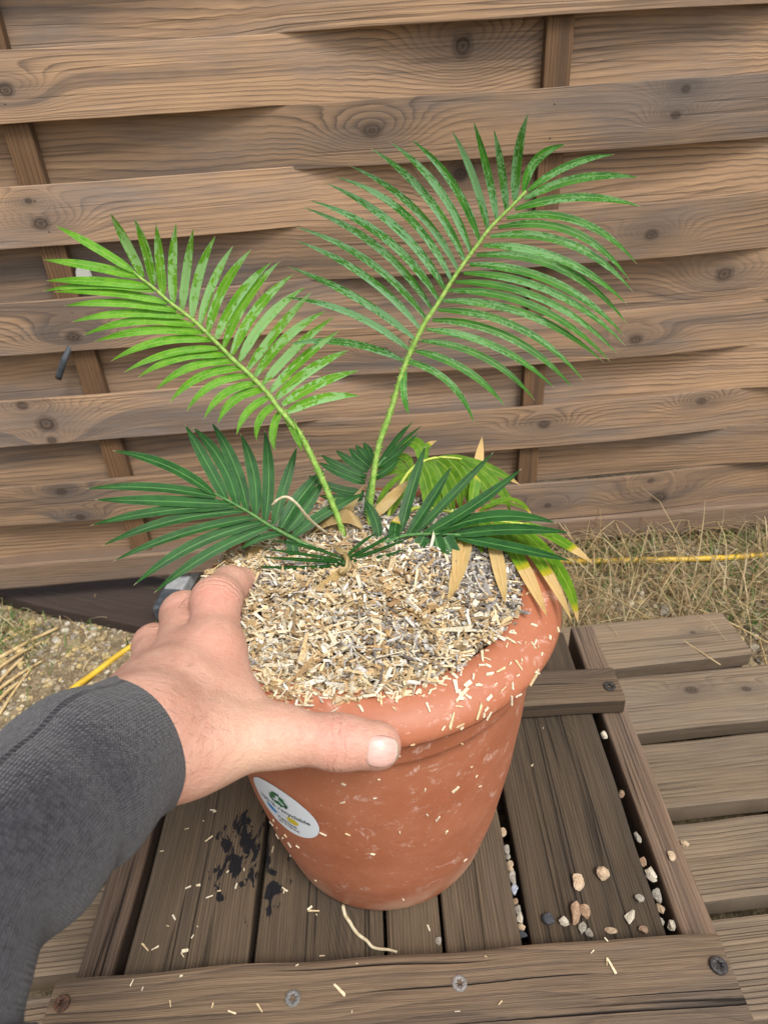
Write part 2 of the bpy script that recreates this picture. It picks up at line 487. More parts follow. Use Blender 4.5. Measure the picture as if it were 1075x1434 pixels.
fp = plank('cross_plank', (-.2425, (FY0 + FY1) / 2 - .0015, .022), (.2125, (FY0 + FY1) / 2 + .003, .022), (0, 1, 0), Z, box_prof(FY1 - FY0, .0215, .0035), W_FRONT, pallet, seed=31, nseg=40, wob=.0009, ks=((.41, -.05, .04), (.10, -.06, .03)))
rp = plank('cross_plank', (-.243, .4615, .022), (.219, .462, .022), (0, 1, 0), Z, box_prof(.043, .0215, .003), W_FRONT, pallet, seed=32, nseg=40, wob=.0006, ks=((.40, .03, .02),))
g = G('zinc_screw'); n = g.noise(g.obj(), 900, 3)
M_ZINC = g.set(Base_Color=g.mix(g.ramp(n, .4, .65), (.42, .43, .42), (.22, .21, .19)), Metallic=.85, Roughness=.42)
g = G('rusty_screw'); n = g.noise(g.obj(), 700, 3)
M_RUSTS = g.set(Base_Color=g.mix(g.ramp(n, .35, .65), (.16, .075, .04), (.06, .035, .025)), Metallic=.35, Roughness=.7)
g = G('dark_screw'); n = g.noise(g.obj(), 700, 3)
M_DARKS = g.set(Base_Color=g.mix(g.ramp(n, .35, .65), (.10, .09, .085), (.05, .045, .045)), Metallic=.7, Roughness=.5)
def screw(px, py, r, mat, parent, rot, lab):
    p = on_z(px, py, .0225)
    V, F = [], []
    ns = 24
    def ringp(rr, z):
        b = len(V)
        for k in range(ns):
            a = 2 * math.pi * k / ns + rot
            q = rr(k) if callable(rr) else rr
            V.append((p[0] + q * math.cos(a), p[1] + q * math.sin(a), p[2] + z))
        return b
    star = lambda k: r * (.56 if k % 4 == 0 else (.34 if k % 4 in (1, 3) else .27))
    rs = [ringp(r * .97, -.0012), ringp(r, .0003), ringp(r * .93, .0009), ringp(r * .70, .0010), ringp(star, .0008), ringp(lambda k: star(k) * .9, -.0012)]
    for a, b in zip(rs[:-1], rs[1:]):
        F += [(a + k, a + (k + 1) % ns, b + (k + 1) % ns, b + k) for k in range(ns)]
    F.append(tuple(rs[-1] + k for k in range(ns)))
    o = build('screw', V, F, mat, parent)
    o['label'] = lab
    return o
screw(410, 1398, .0052, M_ZINC, fp, .3, 'shiny zinc screw head')
screw(643, 1377, .0052, M_ZINC, fp, .1, 'shiny zinc screw head')
screw(1006, 1352, .0058, M_DARKS, fp, .5, 'dark corroded screw head')
screw(87, 1405, .0052, M_RUSTS, fp, .2, 'rusty brown screw head')
screw(853, 961, .0058, M_DARKS, rp, .4, 'dark corroded screw head')

# ------------------------------------------------------------------ terracotta pot
PC = np.array([-.0140, .3515, 0.0]); PZ = .0008
prof = [(.072, .004), (.0790, .0), (.0825, .0015), (.0842, .005), (.0940, .050), (.1020, .105), (.1068, .155), (.1092, .2005), (.1097, .2070), (.1118, .2095), (.1123, .2115), (.1128, .2345),
        (.1138, .2382), (.1195, .2380), (.1243, .2384), (.1255, .2412), (.1250, .2452), (.1222, .2495), (.1160, .2540), (.1070, .2574), (.1005, .2580), (.0985, .2560), (.0975, .2500), (.095, .220), (.093, .20)]
def pot_r(z):
    pr = prof[3:19]
    return float(np.interp(z, [q[1] for q in pr[:11]], [q[0] for q in pr[:11]]))
pot = thing('plant_pot', 'large terracotta coloured pot with rolled rim holding the palm', 'pot', PC + (0, 0, PZ))
g = G('terracotta')
u, v, zz = g.sep(g.obj())
oc = g.obj()
n1 = g.noise(oc, 22, 4, .6); n2 = g.noise(oc, 160, 3); n3 = g.noise(oc, 55, 5, .7, 1.2)
sc = g.noise(g.vec(g.m('MULTIPLY', u, 900.0), g.m('MULTIPLY', v, 900.0), g.m('MULTIPLY', zz, 90.0)), 1, 3)
c = g.mix(g.ramp(n1, .3, .7), (.355, .118, .058), (.405, .148, .077))
c = g.mix(g.ramp(n2, .4, .7, 0, .12), c, (.30, .095, .045))
chalk = g.m('MULTIPLY', g.ramp(n3, .56, .70), g.ramp(sc, .30, .60))
c = g.mix(g.m('MULTIPLY', chalk, .75), c, (.66, .46, .38))
scr = g.ramp(g.noise(g.vec(g.m('MULTIPLY', u, 260.0), g.m('MULTIPLY', v, 260.0), g.m('MULTIPLY', zz, 700.0)), 1, 2), .66, .72)
c = g.mix(g.m('MULTIPLY', scr, .45), c, (.6, .36, .27))
alg = g.m('MULTIPLY', g.ramp(g.m('MULTIPLY', zz, -1.0), -.045, .0, 0, 1), g.ramp(n1, .38, .6))
c = g.mix(g.m('MULTIPLY', alg, .7), c, (.50, .33, .22))
g.bump(g.m('ADD', g.m('MULTIPLY', n2, .4), g.m('MULTIPLY', n1, .6)), .0007)
M_TERRA = g.set(Base_Color=c, Roughness=g.ramp(n1, .2, .8, .42, .6), Specular_IOR_Level=.4)
def squeeze(a, z):                                # the grip flexes the plastic wall inwards
    d = (np.asarray(a) - math.radians(158) + math.pi) % (2 * math.pi) - math.pi
    return 1 - .095 * np.exp(-(d / math.radians(27)) ** 2) * np.clip(np.asarray(z) / .24, 0, 1) ** 2
def lathe(pr, ns=128, wob=0.0):
    V, F = [], []
    for (r, z) in pr:
        for k in range(ns):
            a = 2 * math.pi * k / ns
            rr = r * (1 + wob * math.sin(3 * a + 1) + wob * .6 * math.sin(2 * a)) * float(squeeze(a, z))
            V.append((rr * math.cos(a), rr * math.sin(a), z))
    for i in range(len(pr) - 1):
        F += [(i * ns + k, i * ns + (k + 1) % ns, (i + 1) * ns + (k + 1) % ns, (i + 1) * ns + k) for k in range(ns)]
    return V, F
def dens(pr, n=3):
    P = np.array([(a, b) for a, b in pr])
    out = []
    for i in range(len(P) - 1):
        m_ = max(1, int(np.linalg.norm(P[i + 1] - P[i]) / .006))
        for k in range(m_): out.append(P[i] + (P[i + 1] - P[i]) * k / m_)
    out.append(P[-1])
    return out
# body and rolled rim are two parts
iR = 11
V, F = lathe(dens(prof[:iR + 1]), 128, .002)
F.append(tuple(range(128))[::-1])
link('body', mesh('body', V, F, M_TERRA, smooth=True), pot, PC + (0, 0, PZ))
V, F = lathe(dens(prof[iR:]), 128, .002)
link('rim', mesh('rim', V, F, M_TERRA, smooth=True), pot, PC + (0, 0, PZ))

# sticker, printed matter wrapped on the wall
def wall_hit(px, py):
    d = ray(px, py)
    for t in np.linspace(.25, .8, 4000):
        p = CAM + d * t - PC
        if p[2] < .205 and math.hypot(p[0], p[1]) < pot_r(p[2]): return math.atan2(p[1], p[0]), p[2]
    return None
hit = wall_hit(397, 1134)
TH0, ZS0 = (hit if hit else (math.radians(205), .13))
RS0 = pot_r(ZS0)
def wrap(a, b, off):
    z = ZS0 + b * .993
    r = pot_r(z) * (1 + .0) + off
    th = TH0 + a / RS0
    wv = 1 + .002 * math.sin(3 * th + 1) + .0012 * math.sin(2 * th)
    return PC + np.array([r * wv * math.cos(th), r * wv * math.sin(th), z + PZ])
def flat(name, rgb, rough=.35):
    g = G(name)
    return g.set(Base_Color=rgb, Roughness=rough)
M_STICK = flat('sticker_white', (.74, .80, .86), .3)
M_GRN = flat('print_green', (.012, .16, .045))
M_GRN2 = flat('print_dark_green', (.006, .07, .03))
M_INK = flat('print_dark_ink', (.02, .025, .03))
M_BLU = flat('print_blue', (.015, .24, .62))
M_YEL = flat('print_yellow', (.62, .48, .02))
SR = .0272
V = [wrap(0, 0, .0005)]; F = []
na, nr = 48, 7
for i in range(1, nr + 1):
    for k in range(na):
        a = 2 * math.pi * k / na
        V.append(wrap(SR * i / nr * math.cos(a), SR * i / nr * math.sin(a), .0005))
for k in range(na): F.append((0, 1 + k, 1 + (k + 1) % na))
for i in range(nr - 1):
    F += [(1 + i * na + k, 1 + (i + 1) * na + k, 1 + (i + 1) * na + (k + 1) % na, 1 + i * na + (k + 1) % na) for k in range(na)]
sticker = build('sticker', V, F, M_STICK, pot, smooth=True)
sticker['label'] = 'round white recycling sticker'
def poly(name, pts, mat, off=.0009):
    b = bmesh.new()
    vs = [b.verts.new((x, y, 0)) for x, y in pts]
    b.faces.new(vs)
    bmesh.ops.triangulate(b, faces=b.faces)
    bmesh.ops.subdivide_edges(b, edges=[e for e in b.edges if e.calc_length() > .003], cuts=2, use_grid_fill=True)
    bmesh.ops.triangulate(b, faces=b.faces)
    V = [wrap(q.co.x, q.co.y, off) for q in b.verts]
    b.verts.index_update()
    F = [tuple(q.index for q in f.verts) for f in b.faces]
    b.free()
    return build(name, V, F, mat, sticker)
# three chasing arrows
rot2 = lambda p, a: (p[0] * math.cos(a) - p[1] * math.sin(a), p[0] * math.sin(a) + p[1] * math.cos(a))
arrow = [(-.0052, -.0062), (.0006, -.0062), (.0006, -.0080), (.0040, -.0048), (.0006, -.0016), (.0006, -.0034), (-.0036, -.0034)]
fold = [(-.0056, -.0060), (-.0040, -.0034), (-.0058, -.0005), (-.0082, -.0018)]
for i in range(3):
    a = i * 2 * math.pi / 3
    poly('recycling_arrow', [(x_ - .001, y_ + .0115) for x_, y_ in (rot2(p, a) for p in arrow)], M_GRN)
    poly('recycling_arrow', [(x_ - .001, y_ + .0115) for x_, y_ in (rot2(p, a) for p in fold)], M_GRN2)
def text(body, size, cx, cy, mat, sx=1.0):
    cu = bpy.data.curves.new('t', 'FONT')
    cu.body = body; cu.size = size; cu.align_x = 'CENTER'; cu.resolution_u = 3
    cu.offset = size * .012
    ob = bpy.data.objects.new('t', cu)
    COL.objects.link(ob)
    dg = bpy.context.evaluated_depsgraph_get()
    me = ob.evaluated_get(dg).to_mesh()
    V = [wrap(cx + q.co.x * sx, cy + q.co.y, .0009) for q in me.vertices]
    F = [tuple(p.vertices) for p in me.polygons]
    ob.evaluated_get(dg).to_mesh_clear()
    bpy.data.objects.remove(ob); bpy.data.curves.remove(cu)
    return build('lettering', V, F, mat, sticker)
text('100 % recyclable', .0060, 0, -.0022, M_INK, 1.05)
poly('print_patch', [(-.0165, -.0050), (-.0125, -.0052), (-.0072, -.0090), (-.0080, -.0118), (-.0135, -.0112)], M_BLU)
poly('print_patch', [(.0030, -.0048), (.0085, -.0046), (.0112, -.0066), (.0108, -.0098), (.0075, -.0116), (.0036, -.0110), (.0018, -.0080)], M_YEL)
poly('print_line', [(-.0072, -.0068), (.0018, -.0068), (.0018, -.0071), (-.0072, -.0071)], M_INK)
poly('print_line', [(-.0078, -.0114), (.0036, -.0114), (.0036, -.0117), (-.0078, -.0117)], M_INK)
text('Fabriqu\u00e9', .0047, .0005, -.0160, M_INK)
text('en France', .0045, .0008, -.0203, M_INK)

# ------------------------------------------------------------------ mulch
def mound(x, y):
    r = np.hypot(x - PC[0], y - PC[1]) / .102
    h = .2540 + .013 * (1 - np.clip(r, 0, 1) ** 2)
    h = h + .0025 * np.sin(x * 70 + 1) * np.sin(y * 60) - .004 * np.exp(-(((x - .0) / .03) ** 2 + ((y - .31) / .03) ** 2))
    h = h + .004 * np.exp(-(((x - .04) / .03) ** 2 + ((y - .275) / .02) ** 2))
    return h
g = G('wood_chips')
ca = g.attr('Col')[0]
oc = g.obj()
n = g.noise(oc, 900, 3)
g.bump(n, .0004)
M_CHIP = g.set(Base_Color=g.mix(1.0, ca, g.grey(g.ramp(n, .25, .75, .7, 1.15)), 'MULTIPLY'), Roughness=.8)
CREAM = np.array([(.72, .59, .38), (.66, .51, .29), (.78, .68, .48), (.58, .42, .22), (.50, .34, .17), (.70, .62, .47), (.42, .27, .13)])
GREY = np.array([(.36, .33, .30), (.26, .23, .21), (.48, .44, .40), (.17, .14, .12), (.31, .26, .20), (.56, .53, .48)])
def chip_mesh(N, pos, nrm_tilt, ln, wd, th, colr, rg):
    base = np.array([(-.5, -.5, -.5), (.5, -.5, -.5), (.5, .5, -.5), (-.5, .5, -.5), (-.5, -.5, .5), (.5, -.5, .5), (.5, .5, .5), (-.5, .5, .5)])
    B = np.repeat(base[None], N, 0)
    B[:, :, 1] *= 1 + (B[:, :, 0] * rg.uniform(-.9, .9, (N, 1)))
    B += rg.normal(0, .06, B.shape)
    B *= np.stack([ln, wd, th], 1)[:, None, :]
    yaw = rg.uniform(0, 2 * math.pi, N); pit = rg.normal(0, nrm_tilt, N); rol = rg.normal(0, nrm_tilt * 1.6, N)
    def R(ax, a):
        c, s = np.cos(a), np.sin(a); o, z = np.ones_like(a), np.zeros_like(a)
        M = {0: [[o, z, z], [z, c, -s], [z, s, c]], 1: [[c, z, s], [z, o, z], [-s, z, c]], 2: [[c, -s, z], [s, c, z], [z, z, o]]}[ax]
        return np.array(M).transpose(2, 0, 1)
    M = R(2, yaw) @ R(1, pit) @ R(0, rol)
    Vv = np.einsum('nij,nkj->nki', M, B) + pos[:, None, :]
    fb = np.array([(0, 3, 2, 1), (4, 5, 6, 7), (0, 1, 5, 4), (1, 2, 6, 5), (2, 3, 7, 6), (3, 0, 4, 7)])
    Ff = (fb[None] + 8 * np.arange(N)[:, None, None]).reshape(-1, 4)
    return Vv.reshape(-1, 3), Ff, np.repeat(colr, 8, 0)
rg = np.random.default_rng(11)
N = 21000
aa = rg.uniform(0, 2 * math.pi, N)
spill = .0150 * np.exp(-((aa - math.radians(192)) / math.radians(42)) ** 2) + .0105 * np.exp(-((aa - math.radians(255)) / math.radians(24)) ** 2) + .0018 * np.sin(aa * 9) + .001 * np.sin(aa * 23)
rr = (.1000 + spill) * np.sqrt(rg.uniform(0, 1, N)) * squeeze(aa, .25)
x = PC[0] + rr * np.cos(aa); y = PC[1] + rr * np.sin(aa)
big = rg.uniform(0, 1, N) < .035
ln = np.where(big, rg.uniform(.011, .019, N), rg.gamma(2.6, .0014, N) + .0018)
wd = np.where(big, rg.uniform(.0015, .0030, N), rg.gamma(2.5, .00032, N) + .0003)
th = rg.uniform(.0004, .0011, N)
z = mound(x, y) + rg.uniform(-.004, .005, N) + np.where(rr > .1005, .0035 - (rr - .1005) * .25, 0)
# pale fresh chips to the left and front, grey weathered ones to the right and back
field = (x - PC[0]) / .1 * .55 + (y - PC[1]) / .1 * .35 + .35 * np.sin(x * 55 + 2) * np.sin(y * 47 + 1) + rg.normal(0, .38, N)
pick = field > .28
colr = np.where(pick[:, None], GREY[rg.integers(0, len(GREY), N)], CREAM[rg.integers(0, len(CREAM), N)])
wht = rg.uniform(0, 1, N) < .10
colr[wht] = (.80, .75, .64)
brown = np.exp(-(((x - .01) / .03) ** 2 + ((y - .315) / .028) ** 2)) > rg.uniform(0, 3.0, N)
colr[brown] = np.array([(.44, .27, .11), (.52, .35, .16), (.30, .18, .08)])[rg.integers(0, 3, brown.sum())]
colr = colr * rg.uniform(.6, 1.15, (N, 1))
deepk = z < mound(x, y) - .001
colr[deepk] *= .5  # lower chips darkened in colour: shade painted into the gaps
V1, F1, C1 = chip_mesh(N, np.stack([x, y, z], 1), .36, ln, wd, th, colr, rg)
# dark bed below
nb = 36
Vb = [(PC[0], PC[1], float(mound(PC[0], PC[1])) - .003)]
for i in range(1, 9):
    for k in range(nb):
        a = 2 * math.pi * k / nb
        q_ = .0985 * i / 8 * float(squeeze(a, .25)); xx, yy = PC[0] + q_ * math.cos(a), PC[1] + q_ * math.sin(a)
        Vb.append((xx, yy, float(mound(xx, yy)) - .003 - (.012 if i == 8 else 0)))
o0 = len(V1)
Fb = [(o0, o0 + 1 + k, o0 + 1 + (k + 1) % nb) for k in range(nb)]
Fb += [(o0 + 1 + i * nb + k, o0 + 1 + (i + 1) * nb + k, o0 + 1 + (i + 1) * nb + (k + 1) % nb, o0 + 1 + i * nb + (k + 1) % nb) for i in range(7) for k in range(nb)]
mul = build('mulch', np.vstack([V1, np.array(Vb)]), [tuple(f) for f in F1] + Fb, M_CHIP, col=np.vstack([C1, np.tile((.05, .035, .022), (len(Vb), 1))]))
tag(mul, 'shredded cream and grey wood chip mulch filling the pot', 'mulch', kind='stuff')

# single chips spilled on rim, pot wall and pallet: shared meshes
chip_me = []
for i in range(12):
    L = [.0072, .0055, .0045, .0085, .006, .0035, .0065, .005, .010, .0042, .0058, .0078][i]
    Wd = [.0013, .0018, .0012, .0014, .0010, .0016, .0012, .0022, .0016, .0011, .0014, .0018][i]
    v_, f_, c_ = chip_mesh(1, np.zeros((1, 3)), 0.0, np.array([L]), np.array([Wd]), np.array([.0009]), np.array([CREAM[[0, 2, 5, 1, 2, 0, 5, 2, 0, 1, 2, 5][i]]]), np.random.default_rng(i))
    a_ = math.atan2(*(v_[1] - v_[0])[[1, 0]])
    ca_, sa_ = math.cos(-a_), math.sin(-a_)
    v_ = np.stack([v_[:, 0] * ca_ - v_[:, 1] * sa_, v_[:, 0] * sa_ + v_[:, 1] * ca_, v_[:, 2]], 1)
    chip_me.append(mesh('wood_chip', v_, [tuple(f) for f in f_], M_CHIP, col=c_))
def put_chip(p, nrm, yaw, label, group, k=None):
    k = random.randrange(12) if k is None else k
    o = bpy.data.objects.new('wood_chip', chip_me[k])
    COL.objects.link(o)
    nrm = unit(nrm)
    zq = Vector(nrm).to_track_quat('Z', 'Y')
    o.rotation_mode = 'QUATERNION'
    o.rotation_quaternion = zq @ Matrix.Rotation(yaw, 4, 'Z').to_quaternion()
    o.location = np.asarray(p) + nrm * .0005
    sc_ = random.choice([.4, .5, .6, .75, .95]); o.scale = (sc_, sc_ * random.uniform(.7, 1.1), .8)
    tag(o, label, 'wood chip', group)
    return o
def rim_pt(a, t):
    """t 0..1 from the outer lip edge to the inner edge"""
    pr = np.array(prof[15:21])
    s = np.linspace(0, 1, len(pr))
    r = np.interp(t, s, pr[:, 0]); z = np.interp(t, s, pr[:, 1])
    dr = np.interp(min(t + .02, 1), s, pr[:, 0]) - np.interp(max(t - .02, 0), s, pr[:, 0])
    dz = np.interp(min(t + .02, 1), s, pr[:, 1]) - np.interp(max(t - .02, 0), s, pr[:, 1])
    wv = 1 + .002 * math.sin(3 * a + 1) + .0012 * math.sin(2 * a)
    n_ = unit((dz * math.cos(a), dz * math.sin(a), -dr))
    return PC + np.array([r * wv * math.cos(a), r * wv * math.sin(a), z + PZ]), n_
rc = random.Random(3)
for i in range(88):
    a = math.radians(rc.choice([rc.gauss(316, 7), rc.gauss(300, 6), rc.gauss(286, 7), rc.uniform(270, 372)]))
    t = min(.99, max(.02, 1 - abs(rc.gauss(0, .45))))
    p, n_ = rim_pt(a, t)
    put_chip(p, n_, rc.uniform(0, 6.28), 'pale wood chip lying on the terracotta rim of the pot', 'wood chips on the pot rim')
for i in range(36):
    if i < 16: a, zz_ = math.radians(rc.gauss(285, 20)), rc.uniform(.13, .226)
    elif i < 27: a, zz_ = math.radians(rc.gauss(222, 10)), rc.uniform(.012, .10)
    else: a, zz_ = math.radians(rc.uniform(215, 315)), rc.uniform(.02, .2)
    r = pot_r(zz_)
    wv = 1 + .002 * math.sin(3 * a + 1) + .0012 * math.sin(2 * a)
    p = PC + np.array([r * wv * math.cos(a), r * wv * math.sin(a), zz_ + PZ])
    put_chip(p, (math.cos(a), math.sin(a), -.1), rc.uniform(0, 6.28), 'pale wood chip stuck to the outer wall of the pot', 'wood chips on the pot wall', rc.choice([2, 5, 7, 9, 10, 1]))
CH = [(216, 1193, 0), (298, 1135, 2), (301, 1137, 1), (285, 1150, 5), (262, 1161, 3), (293, 1175, 0), (342, 1218, 1), (382, 1190, 8), (399, 1246, 4), (398, 1248, 0), (264, 1243, 2),
      (307, 1248, 9), (294, 1256, 6), (278, 1240, 5), (319, 1221, 7), (331, 1241, 2), (204, 1327, 3), (218, 1328, 4), (259, 1332, 7), (256, 1338, 8), (244, 1285, 2), (235, 1297, 9), (277, 1298, 5),
      (270, 1312, 2), (434, 1272, 1), (440, 1276, 3), (443, 1281, 5), (451, 1339, 0), (416, 1352, 4), (500, 1350, 5), (475, 1386, 8), (493, 1417, 5), (541, 1358, 6), (185, 1377, 4), (254, 1367, 7),
      (200, 1385, 2), (239, 1406, 3), (325, 1418, 0), (364, 1412, 3), (298, 1408, 9), (855, 1352, 8), (849, 1348, 3), (848, 1316, 1), (829, 1333, 4), (640, 1417, 6), (680, 1340, 9), (760, 1020, 2), (745, 1072, 5),
      (600, 1300, 2), (575, 1345, 1), (700, 1405, 3)]
for i in range(60):                                    # chips spilled over the lip beside the thumb
    a = math.radians(rc.uniform(228, 292)); p, n_ = rim_pt(a, 1 - abs(rc.gauss(0, .16)))
    put_chip(p, unit(n_ + np.array([rc.gauss(0, .3), rc.gauss(0, .3), 0])), rc.uniform(0, 6.28), 'pale wood chip lying on the terracotta rim of the pot', 'wood chips on the pot rim')
for (px, py, k) in CH:
    top = py > 1367 - .071 * (px - 86) + 2
    p = on_z(px, py, .0221 if top else .0003)
    if not top and -.213 < p[0] < -.206: p[0] = -.2
    if top and k == 8: lab, gp = 'slender pale wood chip lying on the front cross plank', 'chips on the front cross plank'
    elif top: lab, gp = 'small pale wood chip lying on the front cross plank', 'chips on the front cross plank'
    else: lab, gp = 'pale wood chip lying on the dark pallet planks', 'chips on the pallet planks'
    put_chip(p, (0, 0, 1), rc.uniform(0, 6.28), lab, gp, k)

# ------------------------------------------------------------------ cycad palm
def leafmat(name, c_lo, c_hi, sky_sheen=None, sheen_amt=0.0, rough=.38, trans=.25, vein=(.25, .42, .12), thr=.47, pf=1.0):
    g = G(name)
    u, v, _ = g.sep(g.uv())
    r = g.rand(); off = g.m('MULTIPLY', r, 50.0)
    oc = g.obj()
    n1 = g.noise(g.vec(g.m('MULTIPLY', u, 7.0), g.m('MULTIPLY', v, 1.2), off), 1, 3)
    n2 = g.noise(g.vec(g.m('MULTIPLY', u, 2.0), g.m('MULTIPLY', v, 22.0), off), 1, 2)
    c = g.mix(g.ramp(n1, .3, .7), c_lo, c_hi)
    c = g.mix(g.ramp(n2, .3, .8, 0, .3), c, tuple(.65 * a for a in c_lo))
    ro = rough
    if sky_sheen:
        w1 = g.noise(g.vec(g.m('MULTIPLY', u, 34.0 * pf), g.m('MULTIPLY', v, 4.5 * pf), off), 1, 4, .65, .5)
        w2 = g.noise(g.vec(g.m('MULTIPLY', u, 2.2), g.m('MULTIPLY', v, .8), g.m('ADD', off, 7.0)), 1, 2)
        sheen_f = g.ramp(g.m('ADD', w1, g.m('MULTIPLY', g.m('SUBTRACT', w2, .5), .9)), thr, thr + .05, 0, sheen_amt)
        c = g.mix(sheen_f, c, sky_sheen)  # pale sky reflection painted into the base colour in noise patches
        ro = g.m('ADD', rough, g.m('MULTIPLY', sheen_f, .12))
    # midrib
    dv = g.m('ABSOLUTE', g.m('SUBTRACT', v, .5))
    rib = g.ramp(dv, .035, .085, .5, 0)
    c = g.mix(rib, c, vein)
    edge = g.ramp(dv, .455, .495, 0, .35)
    c = g.mix(edge, c, vein)
    # dried tip: per-leaflet fraction
    tn = g.attr('dry', 'OBJECT')[2]
    uu = g.m('ADD', u, g.m('MULTIPLY', g.m('SUBTRACT', n2, .5), .035))
    lim = g.m('SUBTRACT', 1.0, tn)
    yel = g.m('MULTIPLY', g.ramp(g.m('SUBTRACT', uu, lim), -.09, -.02), g.m('GREATER_THAN', tn, .01))
    dryf = g.m('MULTIPLY', g.ramp(g.m('SUBTRACT', uu, lim), -.012, .006), g.m('GREATER_THAN', tn, .01))
    c = g.mix(yel, c, (.52, .46, .03))
    dc = g.mix(n1, (.70, .45, .16), (.78, .58, .27))
    c = g.mix(dryf, c, dc)
    tip = g.ramp(u, .965, .985, 0, .8)
    c = g.mix(tip, c, (.45, .36, .22))
    lines = g.m('SINE', g.m('MULTIPLY', v, 95.0))
    g.bump(g.m('ADD', g.m('MULTIPLY', lines, .1), g.m('ADD', g.m('MULTIPLY', rib, .8), g.m('MULTIPLY', n1, .25))), .0005)
    g.set(Base_Color=c, Roughness=g.m('ADD', ro, g.m('MULTIPLY', dryf, .35)), Specular_IOR_Level=.4)
    tr = g.n('ShaderNodeBsdfTranslucent')
    g.put(tr.inputs[0], g.mix(1.0, c, (1.0, 1.0, .5), 'MULTIPLY'))
    mx = g.n('ShaderNodeMixShader'); mx.inputs[0].default_value = trans
    g.t.links.new(g.b.outputs[0], mx.inputs[1]); g.t.links.new(tr.outputs[0], mx.inputs[2])
    g.t.links.new(mx.outputs[0], g.out.inputs[0])
    return g.mat
M_L1U = leafmat('leaf_bright_sheen', (.11, .35, .01), (.20, .47, .03), (.33, .62, .25), .85, .42, .28, (.34, .58, .14), .46, .35)  # upper leaflets: large mint patches of painted sky sheen
M_L1 = leafmat('leaf_bright', (.085, .31, .004), (.17, .44, .010), (.28, .58, .12), .3, .42, .30, (.32, .55, .10))
M_L2 = leafmat('leaf_painted_sheen', (.030, .185, .010), (.075, .30, .020), (.26, .54, .27), .85, .36, .2, (.24, .48, .14), .45)  # heavy painted sky sheen; the greener copy below carries less
M_L2B = leafmat('leaf_green_sheen', (.035, .20, .010), (.085, .33, .018), (.25, .54, .22), .75, .34, .22, (.26, .52, .14), .55)
M_L3 = leafmat('leaf_dark', (.006, .058, .006), (.017, .10, .010), (.03, .14, .03), .3, .38, .12, (.12, .30, .07))
M_L7 = leafmat('leaf_yellow_green', (.10, .26, .012), (.20, .38, .02), None, 0, .4, .3, (.35, .48, .06))
g = G('rachis_green')
u, v, _ = g.sep(g.uv()); n = g.noise(g.obj(), 260, 3); n2 = g.noise(g.obj(), 700, 2)
cc = g.mix(g.ramp(n, .35, .65), (.15, .31, .035), (.27, .42, .08))
cc = g.mix(g.ramp(n2, .60, .70, 0, .75), cc, (.10, .06, .025))
g.bump(n2, .0006)
M_RACH = g.set(Base_Color=cc, Roughness=.55)
g = G('rachis_yellow'); n = g.noise(g.obj(), 260, 3)
M_RACHY = g.set(Base_Color=g.mix(g.ramp(n, .35, .65), (.32, .42, .04), (.46, .50, .08)), Roughness=.5)
g = G('rachis_dark'); n = g.noise(g.obj(), 260, 3)
M_RACHD = g.set(Base_Color=g.mix(g.ramp(n, .35, .65), (.04, .14, .03), (.10, .22, .05)), Roughness=.5)
g = G('dry_leaf'); n = g.noise(g.obj(), 60, 4); u, v, _ = g.sep(g.uv())
ln_ = g.m('SINE', g.m('MULTIPLY', v, 60.0))
cc = g.mix(g.ramp(n, .3, .7), (.70, .45, .15), (.80, .60, .28))
g.bump(g.m('ADD', ln_, n), .0005)
M_DRY = g.set(Base_Color=cc, Roughness=.75)
g = G('dry_root'); n = g.noise(g.obj(), 300, 3)
M_ROOT = g.set(Base_Color=g.mix(g.ramp(n, .3, .7), (.50, .40, .24), (.68, .60, .42)), Roughness=.8)

crown = on_z(495, 775, .262)
palm = thing('palm', 'young cycad palm with two upright feathery fronds growing from the mulch', 'palm', crown)

def leaflet_mesh(P0, Pm, P2, nrm, wd, roll, nseg=11, base_w=.45, fold=.16):
    tm = np.linalg.norm(Pm - P0) / (np.linalg.norm(Pm - P0) + np.linalg.norm(P2 - Pm))
    P1 = (Pm - (1 - tm) ** 2 * P0 - tm * tm * P2) / (2 * tm * (1 - tm))
    V, UV, F = [], [], []
    for i in range(nseg + 1):
        t = i / nseg
        P = (1 - t) ** 2 * P0 + 2 * t * (1 - t) * P1 + t * t * P2
        T = unit(2 * (1 - t) * (P1 - P0) + 2 * t * (P2 - P1))
        S = unit(np.cross(T, nrm))
        N_ = np.cross(S, T)
        a = roll * (1 - .25 * t)
        S2 = S * math.cos(a) + N_ * math.sin(a)
        N2 = np.cross(S2, T)
        wpr = base_w + (1 - base_w) * min(1, t / .16)
        if t > .5: wpr *= max(0.02, 1 - ((t - .5) / .5) ** 1.9)
        h = wd / 2 * wpr
        V += [P - S2 * h, P - S2 * h * .5 - N2 * fold * h * .55, P - N2 * fold * h, P + S2 * h * .5 - N2 * fold * h * .55, P + S2 * h]
        UV += [(t, 0.0), (t, .25), (t, .5), (t, .75), (t, 1.0)]
    for i in range(nseg):
        for j in range(4):
            F.append((i * 5 + j, i * 5 + j + 1, (i + 1) * 5 + j + 1, (i + 1) * 5 + j))
    return np.array(V), F, np.array(UV)

